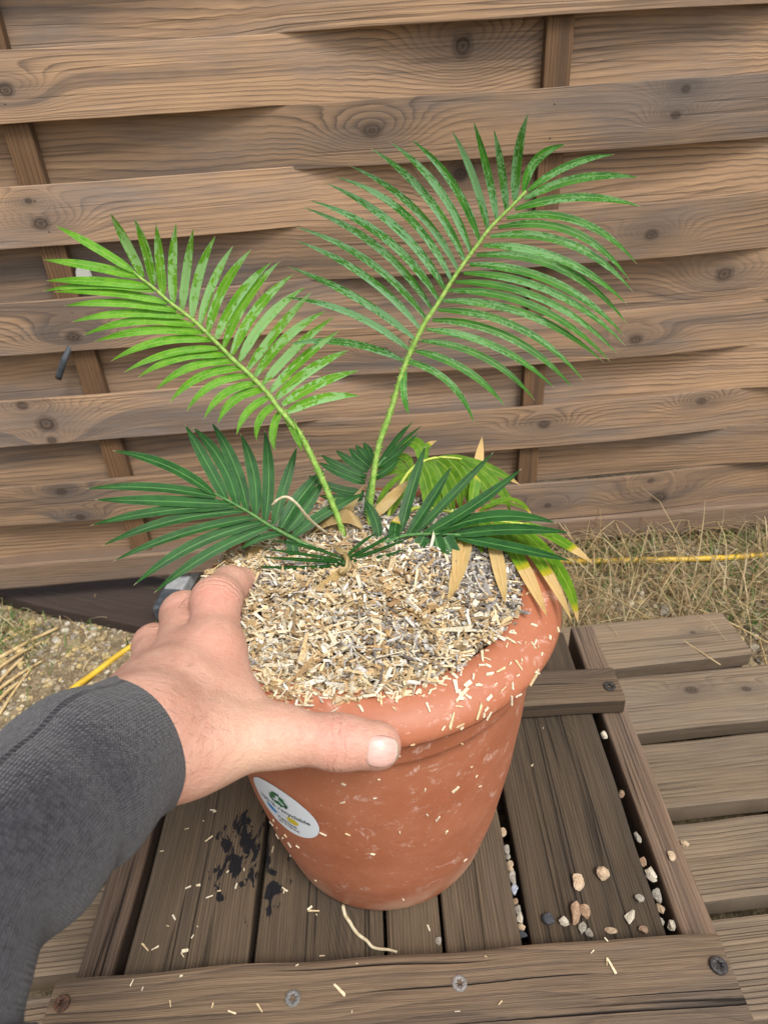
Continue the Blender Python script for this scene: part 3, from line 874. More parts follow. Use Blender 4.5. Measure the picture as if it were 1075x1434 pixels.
def frond(label, rach, p0, n, left, right, wd, mat, rmat, r0, r1, vl=.03, vr=.03, rolls=(.35, -.35), thorns=0, root=None, wscale=.85, matr=None):
    n = unit(n)
    P = [on_plane(x_, y_, p0, n) for x_, y_ in rach]
    if root is not None: P = [np.asarray(root)] + P
    P = catmull(np.array(P), 4)
    rad = np.linspace(r0, r1, len(P))
    V, F, UV = tube(P, rad, 8)
    if thorns:
        rg_ = np.random.default_rng(5)
        V = list(V); F = list(F); UV = list(UV)
        nn = int(len(P) * thorns)
        for q in range(2, nn):
            for sd_ in (-1, 1):
                pb = P[q] + (P[q + 1] - P[q]) * rg_.uniform(0, 1)
                T = unit(P[q + 1] - P[q]); S = unit(np.cross(T, n)) * sd_
                b = len(V); L = rg_.uniform(.0012, .0024)
                V += [pb + S * rad[q] * .8 - T * .0007, pb + S * rad[q] * .8 + T * .0007, pb + S * (rad[q] + L) + T * .0012, pb + S * rad[q] * .8 + n * .0006]
                F += [(b, b + 1, b + 2), (b, b + 2, b + 3), (b + 1, b + 3, b + 2)]
                UV += [(0, 0)] * 4
        V = np.array(V); UV = np.array(UV)
    fo = build('frond', V, F, rmat, palm, uv=UV, smooth=True)
    fo['label'] = label
    rg_ = np.random.default_rng(len(rach) * 7 + len(left))
    for side, lst, vv in ((0, left, vl), (1, right, vr)):
        for L in lst:
            bx, by, mx, my, tx, ty = L[:6]
            op = L[6] if len(L) > 6 else {}
            q0 = on_plane(bx, by, p0, n)
            dz = vv * rg_.uniform(.7, 1.25) + op.get('dz', 0)
            q2 = on_plane(tx, ty, p0 + n * dz, n)
            qm = on_plane(mx, my, p0 + n * (dz * .42 + op.get('dm', 0)), n)
            ww = op.get('w', wd) * wscale * rg_.uniform(.92, 1.08)
            V, F, UV = leaflet_mesh(q0, qm, q2, n, ww, op.get('roll', rolls[side] * rg_.uniform(.6, 1.3)), base_w=op.get('bw', .45))
            o = build('leaflet', V, F, op.get('mat', (mat, matr or mat)[side]), fo, uv=UV, smooth=True)
            o['dry'] = float(op.get('dry', 0.0))
    return fo

# right tall frond
K2 = on_z(513, 748, .262)
L2l = [(565, 505, 487, 480, 403, 482), (573, 490, 491.5, 439, 396, 416), (580, 474, 506, 421, 401, 372.5), (588, 460, 506, 383, 412, 336), (595.5, 445, 516, 366, 412, 317),
       (604, 432, 525, 343, 423, 290), (614, 420, 535, 330, 431, 280), (623, 405, 545, 310, 455, 256), (632, 392, 559, 293, 468, 247), (641.5, 378.5, 574, 286, 487.5, 231),
       (650, 365, 591, 268, 518, 207), (659, 353, 612, 262, 545, 198), (671, 337, 628, 249, 574, 194), (683.5, 324, 662, 247, 632, 182), (695.6, 308, 681, 235, 662, 168),
       (709, 296, 702, 237, 691, 181), (721, 283, 725, 215, 739, 159, {'w': .0078})]
L2r = [(733, 268.5, 750, 225, 792, 202, {'w': .0078}), (739, 267, 795, 232, 860, 216), (734, 278, 809, 250, 895, 249), (721, 293, 809, 276, 897.5, 289.5), (709, 305, 795, 305, 892, 370.5),
       (697, 318, 785, 319, 882, 394), (686, 331, 785, 337, 886, 409), (676, 343.5, 785, 363, 878, 427), (666.6, 357, 770.6, 370, 878, 454), (657, 370, 766, 391, 875, 472), (648.5, 382, 756, 402, 876, 485),
       (637, 394.5, 712.5, 403, 866, 498), (628, 406.6, 698, 413, 855, 507.5), (620, 421, 712.5, 432, 845.6, 508), (612.5, 434, 700, 448, 818.5, 535), (605, 448, 688, 462, 802.5, 544.5),
       (597, 461, 688, 483, 776.6, 544), (589.5, 477, 678.7, 501, 749, 561), (581, 491, 662, 525, 707, 569), (571, 506, 622, 530, 664, 593, {'bw': .8}), (566, 520, 565, 547, 572.6, 581, {'w': .006, 'bw': .8})]
frond('tall right frond with slender leaflets painted with sky sheen', [(519, 700), (529, 629), (545, 581), (559, 535), (569, 506), (581, 479), (596, 450), (612.5, 426), (629, 399), (640, 382), (666, 346), (688, 317), (720, 285), (736, 268)],
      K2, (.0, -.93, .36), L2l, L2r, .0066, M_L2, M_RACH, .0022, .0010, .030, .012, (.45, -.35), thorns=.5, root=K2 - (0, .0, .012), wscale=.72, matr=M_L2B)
# left bright frond
K1 = on_z(487, 762, .263)
L1u = [(200.6, 388, 176, 338, 155, 298.5), (215, 399, 205, 352.5, 188, 305), (228.6, 413, 223, 357, 219, 313), (243, 424, 242, 366, 247, 312), (255, 433, 262, 375, 271, 320), (269, 444, 280, 381.5, 302, 330),
       (280, 454, 299.5, 393, 327, 343.5), (291, 465, 316, 397, 352.5, 349), (303, 474, 337, 411, 380.5, 367), (313.5, 486, 346, 418, 392, 366), (325, 496, 358, 435, 412, 383), (335.6, 505.6, 371.6, 448.6, 428.6, 401.6),
       (347, 517, 390, 460, 437, 408), (357.7, 526.5, 399.5, 474, 456.5, 435), (368, 538, 413.5, 488, 468, 443), (378.6, 548.6, 423, 503, 476, 462.6), (386.7, 558, 432, 519.5, 489, 490),
       (395, 567, 446, 537, 503, 519), (402, 577.7, 450.7, 558, 504, 554.4)]
L1d = [(187, 380, 140, 350, 78, 316), (194, 388, 131, 373, 61, 363.7), (209.6, 401.6, 142.6, 394, 64.5, 393), (216, 408, 138, 399, 60, 408), (234, 424, 156, 409.5, 75.6, 409), (247.5, 435, 167, 424, 89.5, 428.4),
       (258.7, 444, 176, 438.5, 100, 451), (273, 456, 189.5, 449.6, 116, 470), (285.5, 466, 203, 463, 132, 478.7), (296.7, 476.4, 221, 478.7, 155, 506), (306.5, 488, 234, 495.4, 173.4, 521.7), (317, 497.4, 250, 501, 193, 529),
       (327.4, 506.7, 275, 511, 217, 548), (338, 516, 286, 525, 237, 564.6), (348, 526.5, 297, 539, 261, 576.5), (359, 537, 316, 550, 285.6, 587), (369, 546, 332, 557, 305, 593.5), (378.6, 555.6, 349, 574, 331.4, 609),
       (388, 566, 366, 583.5, 359.5, 618), (392.5, 576.5, 384, 595, 385, 631.6), (399.5, 581, 411, 602, 423, 632)]
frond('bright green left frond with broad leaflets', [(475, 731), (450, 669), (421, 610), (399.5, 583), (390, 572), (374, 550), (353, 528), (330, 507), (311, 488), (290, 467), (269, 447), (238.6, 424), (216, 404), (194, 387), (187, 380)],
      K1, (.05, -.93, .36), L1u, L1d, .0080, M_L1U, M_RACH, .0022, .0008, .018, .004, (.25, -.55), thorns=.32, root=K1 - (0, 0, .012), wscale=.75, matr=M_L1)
# low dark left frond
K = on_z(480, 777, .266)
L3u = [(317.6, 700.6, 287, 643.6, 259, 594), (332.7, 709, 309, 645, 270, 598), (346, 714, 327.6, 650, 296, 591), (358, 722, 354, 660, 336.7, 607), (371, 729, 376, 664, 370.5, 602),
       (383, 734, 399.6, 677, 416, 625), (393, 739, 419, 697, 455, 657, {'w': .0115}), (401, 744, 430, 707, 453, 672, {'w': .0105}), (408, 752.5, 452, 720, 512, 690)]
L3d = [(297.5, 690.5, 230.5, 650, 157.5, 631), (302.5, 695.5, 214, 682, 120, 684.5), (321, 705.6, 230.5, 701, 132, 700), (327.6, 709, 227, 715, 126, 736), (341, 715.6, 234, 730, 142, 765),
       (358, 724, 254, 747, 157.5, 786.6), (368, 731, 277, 760, 187, 820), (379.5, 736, 294, 774, 215.5, 830.5), (394.6, 747.5, 363, 754, 336, 770, {'w': .007}), (409.7, 752, 410, 768, 413, 783, {'w': .009, 'bw': .9})]
frond('dark green left frond spreading over the hand', [(435, 766), (398, 747), (371, 732), (348, 717), (321, 702), (299, 690.5)], K, (.12, -.55, .83), L3u, L3d, .0088, M_L3, M_RACHD, .0016, .0008, .006, -.002, (.3, -.3), root=K - (0, -.004, .008), wscale=.93)
# low dark right frond
K4 = on_z(500, 772, .266)
L4u = [(530, 752, 524, 725, 510, 700, {'w': .0075}), (551, 756, 553, 738, 557, 722, {'w': .008, 'dry': .25, 'bw': .9}), (560, 745, 576, 684, 595.6, 624), (571, 748, 602, 701, 632, 653, {'w': .0075}), (580, 748, 625, 701, 691, 633, {'w': .0065}),
       (593, 748, 660.5, 708.5, 730.6, 656, {'w': .0092}), (605, 748, 684.6, 723, 780, 733, {'w': .0098}), (631, 749, 716, 741, 798, 746, {'w': .0085}), (640, 752, 716, 766, 800.7, 786, {'w': .0078})]
L4d = [(593, 751, 576, 778, 553, 803, {'w': .010, 'bw': .7}), (608, 752, 612, 770, 615, 789, {'w': .0125, 'bw': .7}), (621, 752, 629, 770, 642, 793, {'w': .012, 'bw': .7}), (556, 754, 545, 780, 540, 806, {'w': .010})]
frond('dark green right frond with wet leaflets', [(520, 768), (545, 758), (567, 750), (593, 748), (620, 748), (645, 749)], K4, (-.12, -.55, .83), L4u, L4d, .0080, M_L3, M_RACHD, .0016, .0008, .008, -.002, (.3, -.3), root=K4 - (0, -.004, .008), wscale=1.0)
# short frond pointing at the viewer: narrow leaflets fan out either side
K5 = on_z(482, 787, .270)
L5l = [(482, 783, 440, 768, 373, 756), (481, 785, 430, 777, 368.5, 768), (480, 787, 425, 784, 364, 780), (481, 790, 420, 795, 352, 792)]
L5r = [(486, 782, 520, 765, 560, 740), (487, 784, 525, 772, 575, 752), (488, 786, 525, 782, 572, 766), (487, 789, 520, 789, 562, 780), (491, 796, 520, 806, 549, 813, {'w': .006, 'dry': .0, 'mat': M_L1}),
       (484, 781, 500, 765, 530, 745)]
frond('short green frond facing the viewer', [(482, 790), (483, 785), (484, 781)], K5, (0, -.72, .69), L5l, L5r, .0026, M_L3, M_RACHD, .0016, .0012, .004, .004, (.2, -.2), root=K5 - (0, -.006, .012))
# frond behind, dark
K6 = on_z(512, 738, .262)
n6 = (.1, -.8, .6)
L6l = [(511, 676, 480, 664, 445, 647), (513, 668, 482, 657, 448.6, 636), (515, 660, 494, 648, 469.5, 630), (518, 655, 505, 644, 488, 627), (520, 650, 512, 640, 497, 623), (522, 646, 517, 634, 509, 619),
       (510, 690, 470, 684, 430, 665), (508, 697, 476, 698, 446, 694)]
L6r = [(533, 648, 556, 616, 579, 589, {'w': .0030}), (536, 646, 564, 618, 590.5, 596, {'w': .0028}), (530, 650, 549, 622, 570, 595, {'w': .0030}), (538, 645, 565, 626, 586, 605, {'w': .003}), (528, 655, 550, 640, 575, 618, {'w': .004}), (525, 668, 545, 655, 560, 640, {'w': .005})]
frond('dark frond behind the tall stalk', [(512, 715), (515, 690), (521, 668), (529, 652), (540, 640)], K6, n6, L6l, L6r, .0062, M_L3, M_RACHD, .0016, .0008, .003, .003, (.3, -.3), root=K6 - (0, 0, .01), wscale=1.05)
# yellow-green drooping frond behind
K7 = on_z(540, 735, .262)
n7 = (.05, -.72, .69)
L7l = [(574, 659, 557, 695, 534.6, 736, {'w': .0085, 'dry': .0}), (570, 661, 545, 680, 525, 717, {'w': .004}), (572, 660, 550, 648, 528, 660, {'w': .005}), (573, 662, 548, 660, 524, 675, {'w': .0045}), (577, 657, 566, 640, 548, 650, {'w': .006}),
       (590, 647, 584, 622, 558, 621, {'w': .009}), (598, 643, 596, 628, 612, 617, {'w': .005, 'dry': .25})]
L7r = [(592, 647, 606, 685, 609, 732, {'w': .009}), (600, 644, 619, 675, 623, 725, {'w': .009}), (608, 642, 633, 668, 644, 715, {'w': .0095}), (618, 641, 648, 660, 674, 698, {'w': .0085}), (629, 641, 682, 668, 721, 706, {'w': .007, 'dry': .05}),
       (616, 641, 672, 652, 728, 679, {'w': .0075, 'dry': .10}), (640, 643, 662, 654, 706, 662, {'w': .006, 'dry': .1}), (586, 650, 598, 690, 600, 742, {'w': .008}), (604, 643, 626, 690, 634, 738, {'w': .008}), (634, 642, 668, 668, 694, 712, {'w': .008}), (642, 643, 690, 672, 715, 720, {'w': .007}), (624, 641, 650, 676, 660, 722, {'w': .008}), (660, 706, 668, 660, 675, 611, {'w': .0092, 'dry': .58, 'bw': .7})]
frond('yellow green drooping frond behind', [(545, 715), (560, 680), (574, 659), (590, 647), (610, 641), (632, 641), (646, 643)], K7, n7, L7l, L7r, .008, M_L7, M_RACHY, .0015, .0008, -.004, -.010, (.5, -.5), root=K7 - (0, 0, .01), wscale=1.05)
# drooping right frond with dry tan tips
K8 = on_z(560, 728, .2745)
n8 = (.10, -.06, .99)
L8l = [(680, 713, 712, 699, 745, 723, {'w': .007, 'dry': .08}), (672, 716, 700, 704, 738, 716, {'w': .006})]
L8r = [(735, 733, 784, 757, 830, 789.5, {'dry': .30, 'w': .0085}), (721, 733, 776, 788, 809, 874, {'dry': .10}), (709, 733, 756, 788, 800, 870, {'dry': .42}), (697, 735, 729, 788, 766, 864.5, {'dry': .48, 'w': .0085}),
       (684.6, 735, 695, 778.6, 707.6, 846, {'dry': .66, 'w': .0085}), (655, 742, 644, 791, 627, 841.5, {'dry': .78, 'w': .0098}), (640, 752, 640, 790, 638.7, 829, {'dry': .9}), (690, 731, 715, 744, 742, 765, {'w': .007}), (668, 726, 690, 745, 712, 778, {'w': .0075}), (700, 730, 735, 738, 775, 752, {'w': .007}), (650, 724, 664, 745, 675, 775, {'w': .0075}), (715, 732, 750, 760, 782, 806, {'w': .0065})]
frond('drooping right frond with tan dried tips', [(580, 712), (620, 715), (660, 722), (700, 730), (740, 734)], K8, n8, L8l, L8r, .0072, M_L7, M_RACHY, .0014, .0007, .004, .0, (.3, -.3), root=on_z(550, 740, .258), wscale=1.05)

# dead tan leaves, stalk stubs, roots
def dryleaf(pts, z_or_d, wd, roll=0.0, mat=None, name='dry_leaf'):
    P = [on_z(x_, y_, z_) for (x_, y_), z_ in zip(pts, z_or_d)]
    V, F, UV = leaflet_mesh(P[0], P[1], P[2], unit((0.1, -.6, .8)), wd, roll, fold=.3)
    return build(name, V, F, mat or M_DRY, palm, uv=UV, smooth=True)
dryleaf([(458, 760), (482, 722), (510, 678)], (.268, .275, .290), .0068, .1)
dryleaf([(522, 724), (548, 697), (573, 672)], (.272, .280, .285), .0080, .1)
dryleaf([(478, 797), (450, 825), (396, 838)], (.272, .266, .262), .0070, .5)
dryleaf([(474, 800), (480, 812), (497, 826)], (.272, .266, .264), .0050, -.3)
dryleaf([(372, 748), (364, 764), (362, 786)], (.262, .260, .258), .0055, .2)
dryleaf([(376, 764), (360, 776), (332, 791)], (.262, .262, .262), .0055, .5)
dryleaf([(367, 772), (352, 774), (343, 778)], (.264, .264, .264), .0060, .2)
dryleaf([(500, 778), (484, 774), (468, 762)], (.272, .274, .272), .0042, .2)
for i in range(11):                                   # curled bundle of dried leaflets behind the stalks
    f_ = i / 10
    P = catmull([on_z(430 + 8 * f_, 752 - 6 * f_, .266), on_z(452 + 3 * f_, 738 - 16 * f_, .276 + .004 * f_), on_z(484, 731 - 16 * f_, .278 + .006 * f_), on_z(508 - 6 * f_, 740 - 12 * f_, .274 + .004 * f_)], 5)
    V, F, UV = tube(P, .0010, 5, squash=.5)
    build('dry_leaf', V, F, M_DRY, palm, uv=UV, smooth=True)
P = catmull([on_z(482, 777, .274), on_z(487, 785, .276), on_z(486, 796, .274), on_z(479, 801, .271)], 5)
V, F, UV = tube(P, np.linspace(.0020, .0034, len(P)), 8, squash=.6)
build('dry_stalk', V, F, M_DRY, palm, uv=UV, smooth=True)
P = catmull([on_z(458, 747, .270), on_z(440, 733, .290), on_z(428, 721, .305), on_z(416, 706, .318), on_z(402, 696, .325), on_z(390, 699, .324), on_z(381, 707, .320)], 5)
V, F, UV = tube(P, np.linspace(.0010, .0007, len(P)) * (1 + .4 * (np.arange(len(P)) % 9 == 0)), 6)
build('tendril', V, F, M_ROOT, palm, uv=UV, smooth=True)
P = catmull([on_z(480, 1268, .0014), on_z(483, 1281, .0012), on_z(490, 1292, .0012), on_z(496, 1302, .0012), on_z(503, 1310, .0012), on_z(513, 1317, .0012), on_z(521, 1326, .0012), on_z(532, 1329, .0012), on_z(544, 1330, .0012), on_z(556, 1333.5, .0012)], 4)
V, F, UV = tube(P, np.linspace(.0015, .0009, len(P)), 7)
ro = build('root', V, F, M_ROOT, None, uv=UV, smooth=True)
tag(ro, 'thin cream root lying on the planks, poking out from below the pot', 'root')

# ------------------------------------------------------------------ hand and sleeve
def capsule(P, a, b, ra, rb):
    ab = b - a
    t = np.clip(((P - a) @ ab) / (ab @ ab), 0, 1)
    return np.linalg.norm(P - a - t[:, None] * ab, axis=1) - (ra + (rb - ra) * t)
def smin(a, b, k):
    h = np.clip(.5 + .5 * (b - a) / k, 0, 1)
    return b + (a - b) * h - k * h * (1 - h)
def pxr(px, d): return px * d / FPX
HJ = {}
def Jz(name, px, py, z, r):
    p = on_z(px, py, z); HJ[name] = (p, pxr(r, (p - CAM) @ _fw))
def Jw(name, x, y, z, r):
    HJ[name] = (np.array([x, y, z]), r)
def J(name, px, py, d, r):                     # joint: image place, distance from the eye, radius in image units
    HJ[name] = (at(px, py, d), pxr(r, d))
J('w0', 125, 1085, .280, 78); J('w1', 200, 1035, .312, 76)
J('cmc', 268, 1044, .322, 54); J('tmc', 388, 1030, .335, 40); J('tip', 474, 1039, .3385, 34.5); J('tend', 528, 1044, .3385, 34)
J('i0', 250, 975, .340, 56); Jz('imc', 299, 908, .274, 38); Jz('ipi', 303, 842, .277, 33); Jz('idi', 322, 820, .271, 27); Jz('ien', 337, 815, .266, 22)
J('m0', 226, 980, .342, 53); Jz('mmc', 252, 918, .268, 36); Jz('mpi', 259, 861, .259, 31); Jz('mdi', 262, 874, .238, 26); Jz('men', 264, 890, .21, 22)
J('r0', 203, 992, .340, 49); Jz('rmc', 211, 944, .257, 32); Jz('rpi', 217, 904, .243, 28); Jz('rdi', 230, 910, .222, 24); Jz('ren', 240, 930, .200, 20)
J('p0', 190, 1006, .335, 46); Jz('pmc', 184, 974, .252, 29); Jz('ppi', 192, 950, .236, 24); Jz('pdi', 206, 956, .212, 21); Jz('pen', 220, 975, .190, 18)
J('heel', 287, 1053, .332, 42)
def chain(P, names, k):
    d = None
    for a, b in zip(names[:-1], names[1:]):
        c = capsule(P, HJ[a][0], HJ[b][0], HJ[a][1], HJ[b][1])
        d = c if d is None else smin(d, c, k)
    return d
def hand_sdf(P):
    palm_ = chain(P, ['w0', 'w1'], .01)
    for f_ in 'imrp':
        palm_ = smin(palm_, chain(P, ['w1', f_ + '0', f_ + 'mc'], .01), .012)
    # web between thumb and index, and the thumb's own ball
    palm_ = smin(palm_, capsule(P, HJ['i0'][0], at(340, 990, .345), pxr(52, .34), pxr(27, .345)), .014)
    palm_ = smin(palm_, capsule(P, HJ['imc'][0], at(335, 972, .355), HJ['imc'][1] * .86, pxr(24, .355)), .016)
    palm_ = smin(palm_, capsule(P, HJ['w1'][0], HJ['cmc'][0], HJ['w1'][1] * .9, HJ['cmc'][1]), .014)
    palm_ = smin(palm_, capsule(P, HJ['cmc'][0], HJ['heel'][0], HJ['cmc'][1], HJ['heel'][1]), .012)
    th = chain(P, ['cmc', 'tmc', 'tip', 'tend'], .008)
    d = smin(palm_, th, .013)
    fs = None
    for f_ in 'imrp':
        c = chain(P, [f_ + 'mc', f_ + 'pi', f_ + 'di', f_ + 'en'], .004)
        # knuckle swell
        c = smin(c, np.linalg.norm(P - HJ[f_ + 'pi'][0], axis=1) - HJ[f_ + 'pi'][1] * 1.04, .004)
        fs = c if fs is None else smin(fs, c, .0005)
    d = smin(d, fs, .0032)
    # knuckles and tendons on the back of the hand
    for f_ in 'imr':
        kn = HJ[f_ + 'mc'][0] + unit(CAM - HJ[f_ + 'mc'][0]) * HJ[f_ + 'mc'][1] * .55
        d = smin(d, np.linalg.norm(P - kn, axis=1) - HJ[f_ + 'mc'][1] * .52, .010)
    for f_, am in (('i', 1.0), ('m', 1.0), ('r', .9)):        # tendons
        a0_ = HJ[f_ + '0'][0]; b0_ = HJ[f_ + 'mc'][0]
        ta = a0_ + unit(CAM - a0_) * (HJ[f_ + '0'][1] - .0012); tb = b0_ + unit(CAM - b0_) * (HJ[f_ + 'mc'][1] - .0004)
        d = smin(d, capsule(P, ta, tb, .0022 * am, .0030 * am), .0055)
    return d
def surface_nets(fn, lo, hi, h):
    ax = [np.arange(lo[i], hi[i] + h, h) for i in range(3)]
    nx_, ny_, nz_ = map(len, ax)
    D = np.empty((nx_, ny_, nz_), np.float32)
    yy, zz_ = np.meshgrid(ax[1], ax[2], indexing='ij')
    flat_ = np.stack([np.zeros(yy.size), yy.ravel(), zz_.ravel()], 1)
    for i, xv in enumerate(ax[0]):
        flat_[:, 0] = xv
        D[i] = fn(flat_).reshape(ny_, nz_)
    S = D < 0
    corners = [(a, b, c) for a in (0, 1) for b in (0, 1) for c in (0, 1)]
    sl = lambda A, o: A[o[0]:nx_ - 1 + o[0], o[1]:ny_ - 1 + o[1], o[2]:nz_ - 1 + o[2]]
    cnt = sum(sl(S, o).astype(np.int8) for o in corners)
    act = (cnt > 0) & (cnt < 8)
    idx = -np.ones(act.shape, np.int64)
    ci = np.argwhere(act)
    idx[act] = np.arange(len(ci))
    acc = np.zeros((len(ci), 3)); num = np.zeros(len(ci))
    for a in corners:
        for b in corners:
            if sum(abs(p - q) for p, q in zip(a, b)) == 1 and a < b:
                da = D[ci[:, 0] + a[0], ci[:, 1] + a[1], ci[:, 2] + a[2]].astype(float); db = D[ci[:, 0] + b[0], ci[:, 1] + b[1], ci[:, 2] + b[2]].astype(float)
                cr_ = (da < 0) != (db < 0)
                t = np.where(cr_, da / np.where(cr_, da - db, 1), 0)
                p = np.array(a) + t[:, None] * (np.array(b) - np.array(a))
                acc[cr_] += p[cr_]; num[cr_] += 1
    V = np.array(lo) + h * (ci + acc / num[:, None])
    F = []
    for axn in range(3):
        o = [0, 0, 0]; o[axn] = 1
        A = S[:nx_ - o[0], :ny_ - o[1], :nz_ - o[2]]; B = S[o[0]:, o[1]:, o[2]:]
        e = np.argwhere(A != B)
        b_, c_ = [(1, 2), (2, 0), (0, 1)][axn]
        ok = (e[:, b_] > 0) & (e[:, c_] > 0) & (e[:, b_] < act.shape[b_]) & (e[:, c_] < act.shape[c_]) & (e[:, axn] < act.shape[axn])
        e = e[ok]
        def cell(db, dc):
            q = e.copy(); q[:, b_] -= db; q[:, c_] -= dc
            return idx[q[:, 0], q[:, 1], q[:, 2]]
        q = np.stack([cell(1, 1), cell(0, 1), cell(0, 0), cell(1, 0)], 1)
        fl = B[e[:, 0], e[:, 1], e[:, 2]]
        q[fl] = q[fl][:, ::-1]
        F.append(q)
    F = np.vstack(F)
    return V, F[(F >= 0).all(1)]
g = G('skin')
ths = g.attr('thumb_s')[2]; red = g.attr('red')[2]; ixs = g.attr('index_s')[2]; pale = g.attr('pale')[2]
oc = g.obj()
n1 = g.noise(oc, 45, 4, .6); n2 = g.noise(oc, 190, 3); n3 = g.noise(oc, 1500, 2)
c = g.mix(g.ramp(n1, .3, .7), (.475, .252, .182), (.56, .318, .238))
c = g.mix(g.ramp(n2, .42, .7, 0, .32), c, (.44, .19, .14))
c = g.mix(g.m('MULTIPLY', red, .75), c, (.60, .235, .185))
c = g.mix(g.m('MULTIPLY', pale, .5), c, (.74, .52, .36))
# creases over the thumb joint
w1 = g.m('ADD', ths, g.m('MULTIPLY', g.m('SUBTRACT', g.noise(oc, 120, 2), .5), .006))
env = g.m('POWER', 2.718, g.m('MULTIPLY', g.m('POWER', g.m('DIVIDE', ths, .0055), 2.0), -1.0))
cr1 = g.m('POWER', g.m('ABSOLUTE', g.m('SINE', g.m('MULTIPLY', w1, 900.0))), 5.0)
crs = g.m('MULTIPLY', g.m('SUBTRACT', 1.0, g.m('POWER', g.m('ABSOLUTE', g.m('SINE', g.m('MULTIPLY', w1, 820.0))), .45)), g.m('MULTIPLY', env, g.ramp(g.noise(oc, 150, 2), .44, .6)))
c = g.mix(g.m('MULTIPLY', crs, .45), c, (.42, .16, .12))
vo = g.voro(oc, 620, 'DISTANCE_TO_EDGE').outputs['Distance']
h = g.m('ADD', g.m('MULTIPLY', g.ramp(vo, 0, .25), .22), g.m('MULTIPLY', n3, .2))
wr = g.noise(oc, 240, 4, .65, 1.0)
h = g.m('ADD', h, g.m('MULTIPLY', wr, 1.7))
env2 = g.m('POWER', 2.718, g.m('MULTIPLY', g.m('POWER', g.m('DIVIDE', ixs, .006), 2.0), -1.0))
w2 = g.m('ADD', ixs, g.m('MULTIPLY', g.m('SUBTRACT', g.noise(oc, 140, 2), .5), .005))
crs2 = g.m('MULTIPLY', g.m('SUBTRACT', 1.0, g.m('POWER', g.m('ABSOLUTE', g.m('SINE', g.m('MULTIPLY', w2, 900.0))), .5)), env2)
h = g.m('SUBTRACT', h, g.m('MULTIPLY', g.m('ADD', crs, crs2), 1.3))
g.bump(h, .0006, .7)
M_SKIN = g.set(Base_Color=c, Roughness=g.ramp(n2, .3, .7, .42, .56), Specular_IOR_Level=.4, Subsurface_Weight=.18, Subsurface_Scale=.006)
g.b.inputs['Subsurface Radius'].default_value = (1.0, .35, .2)

person = thing('person', 'bare left hand in a dark grey knitted sleeve gripping the pot rim', 'person', at(120, 1085, .29) - (0, 0, .04))
allJ = np.array([v_[0] for v_ in HJ.values()])
V, F = surface_nets(hand_sdf, allJ.min(0) - .034, allJ.max(0) + .034, .0016)
A, B_ = HJ['tip'][0], HJ['tend'][0]
TA = unit(B_ - HJ['tmc'][0])
def near_thumb(V): return capsule(V, HJ['tmc'][0], B_, .0, .0)
ts = (V - (A - TA * .001)) @ TA
ts = np.where(near_thumb(V) < .02, ts, 1.0)
ixv = np.ones(len(V))
for f_ in 'im':
    dj = HJ[f_ + 'pi'][0]; ax_ = unit(HJ[f_ + 'di'][0] - HJ[f_ + 'mc'][0])
    nr_ = np.linalg.norm(V - dj, axis=1) < .022
    ixv = np.where(nr_ & (np.abs((V - dj) @ ax_) < np.abs(ixv)), (V - dj) @ ax_, ixv)
redv = np.zeros(len(V))
for k_, s_ in (('ipi', .013), ('mpi', .011), ('imc', .012), ('mmc', .011)):
    redv += (.8 if k_ == 'ipi' else .45) * np.exp(-(np.linalg.norm(V - HJ[k_][0] - unit(CAM - HJ[k_][0]) * HJ[k_][1], axis=1) / s_) ** 2)
redv += .5 * np.exp(-(np.linalg.norm(V - A - unit(CAM - A) * HJ['tip'][1], axis=1) / .011) ** 2)
palev = np.exp(-(np.linalg.norm(V - at(345, 1050, .33), axis=1) / .022) ** 2)
hand = build('hand', V, F, M_SKIN, person, smooth=True, attrs={'thumb_s': ts, 'index_s': ixv, 'red': np.clip(redv, 0, 1), 'pale': palev})
sm = hand.modifiers.new('soften', 'SMOOTH'); sm.factor = .5; sm.iterations = 4

# thumb nail follows the fingertip
g = G('nail')
u, v, _ = g.sep(g.uv())
n = g.noise(g.vec(g.m('MULTIPLY', u, 2.0), g.m('MULTIPLY', v, 30.0), 0.0), 1, 2)
c = g.mix(g.ramp(n, .3, .7), (.58, .33, .28), (.66, .42, .36))
c = g.mix(g.ramp(u, .0, .22, .45, 0), c, (.70, .54, .47))
c = g.mix(g.ramp(u, .90, .95, 0, .8), c, (.74, .64, .52))
g.bump(n, .0002)
M_TNAIL = g.set(Base_Color=c, Roughness=.33, Specular_IOR_Level=.5)
TD = unit(HJ['tend'][0] - HJ['tip'][0])
tocam = unit(CAM - HJ['tend'][0]); tocam = unit(tocam - TD * (tocam @ TD))
side = np.cross(TD, tocam)                      # roughly up or down in the picture
if side @ CU > 0: side = -side
nd0 = math.radians(17)
def on_thumb(a_len, ang, off):
    base = HJ['tend'][0] + TD * a_len
    d = tocam * math.cos(ang + nd0) + side * math.sin(ang + nd0)
    lo_, hi_ = .002, .03
    for _ in range(26):
        mi = .5 * (lo_ + hi_)
        if hand_sdf((base + d * mi)[None])[0] < 0: lo_ = mi
        else: hi_ = mi
    return base + d * (lo_ + off)
NU, NV = 12, 12
a0, a1 = -.0052, .0105
V, UV = [], []
for i in range(NU + 1):
    u_ = i / NU
    for j in range(NV + 1):
        v_ = j / NV
        s_ = 2 * v_ - 1
        hw = math.radians(43) * (1 - .04 * (1 - u_))
        # rounded root and rounded free edge
        al = a0 + (a1 - a0) * u_
        al += (.0022 * s_ ** 4) * (1 - u_) - (.0026 * abs(s_) ** 2.6) * u_
        of = .00075 - .0011 * abs(s_) ** 6 - .0011 * max(0, .12 - u_) / .12 + .0004 * u_
        V.append(on_thumb(min(al, .0104), hw * s_, of)); UV.append((u_, v_))
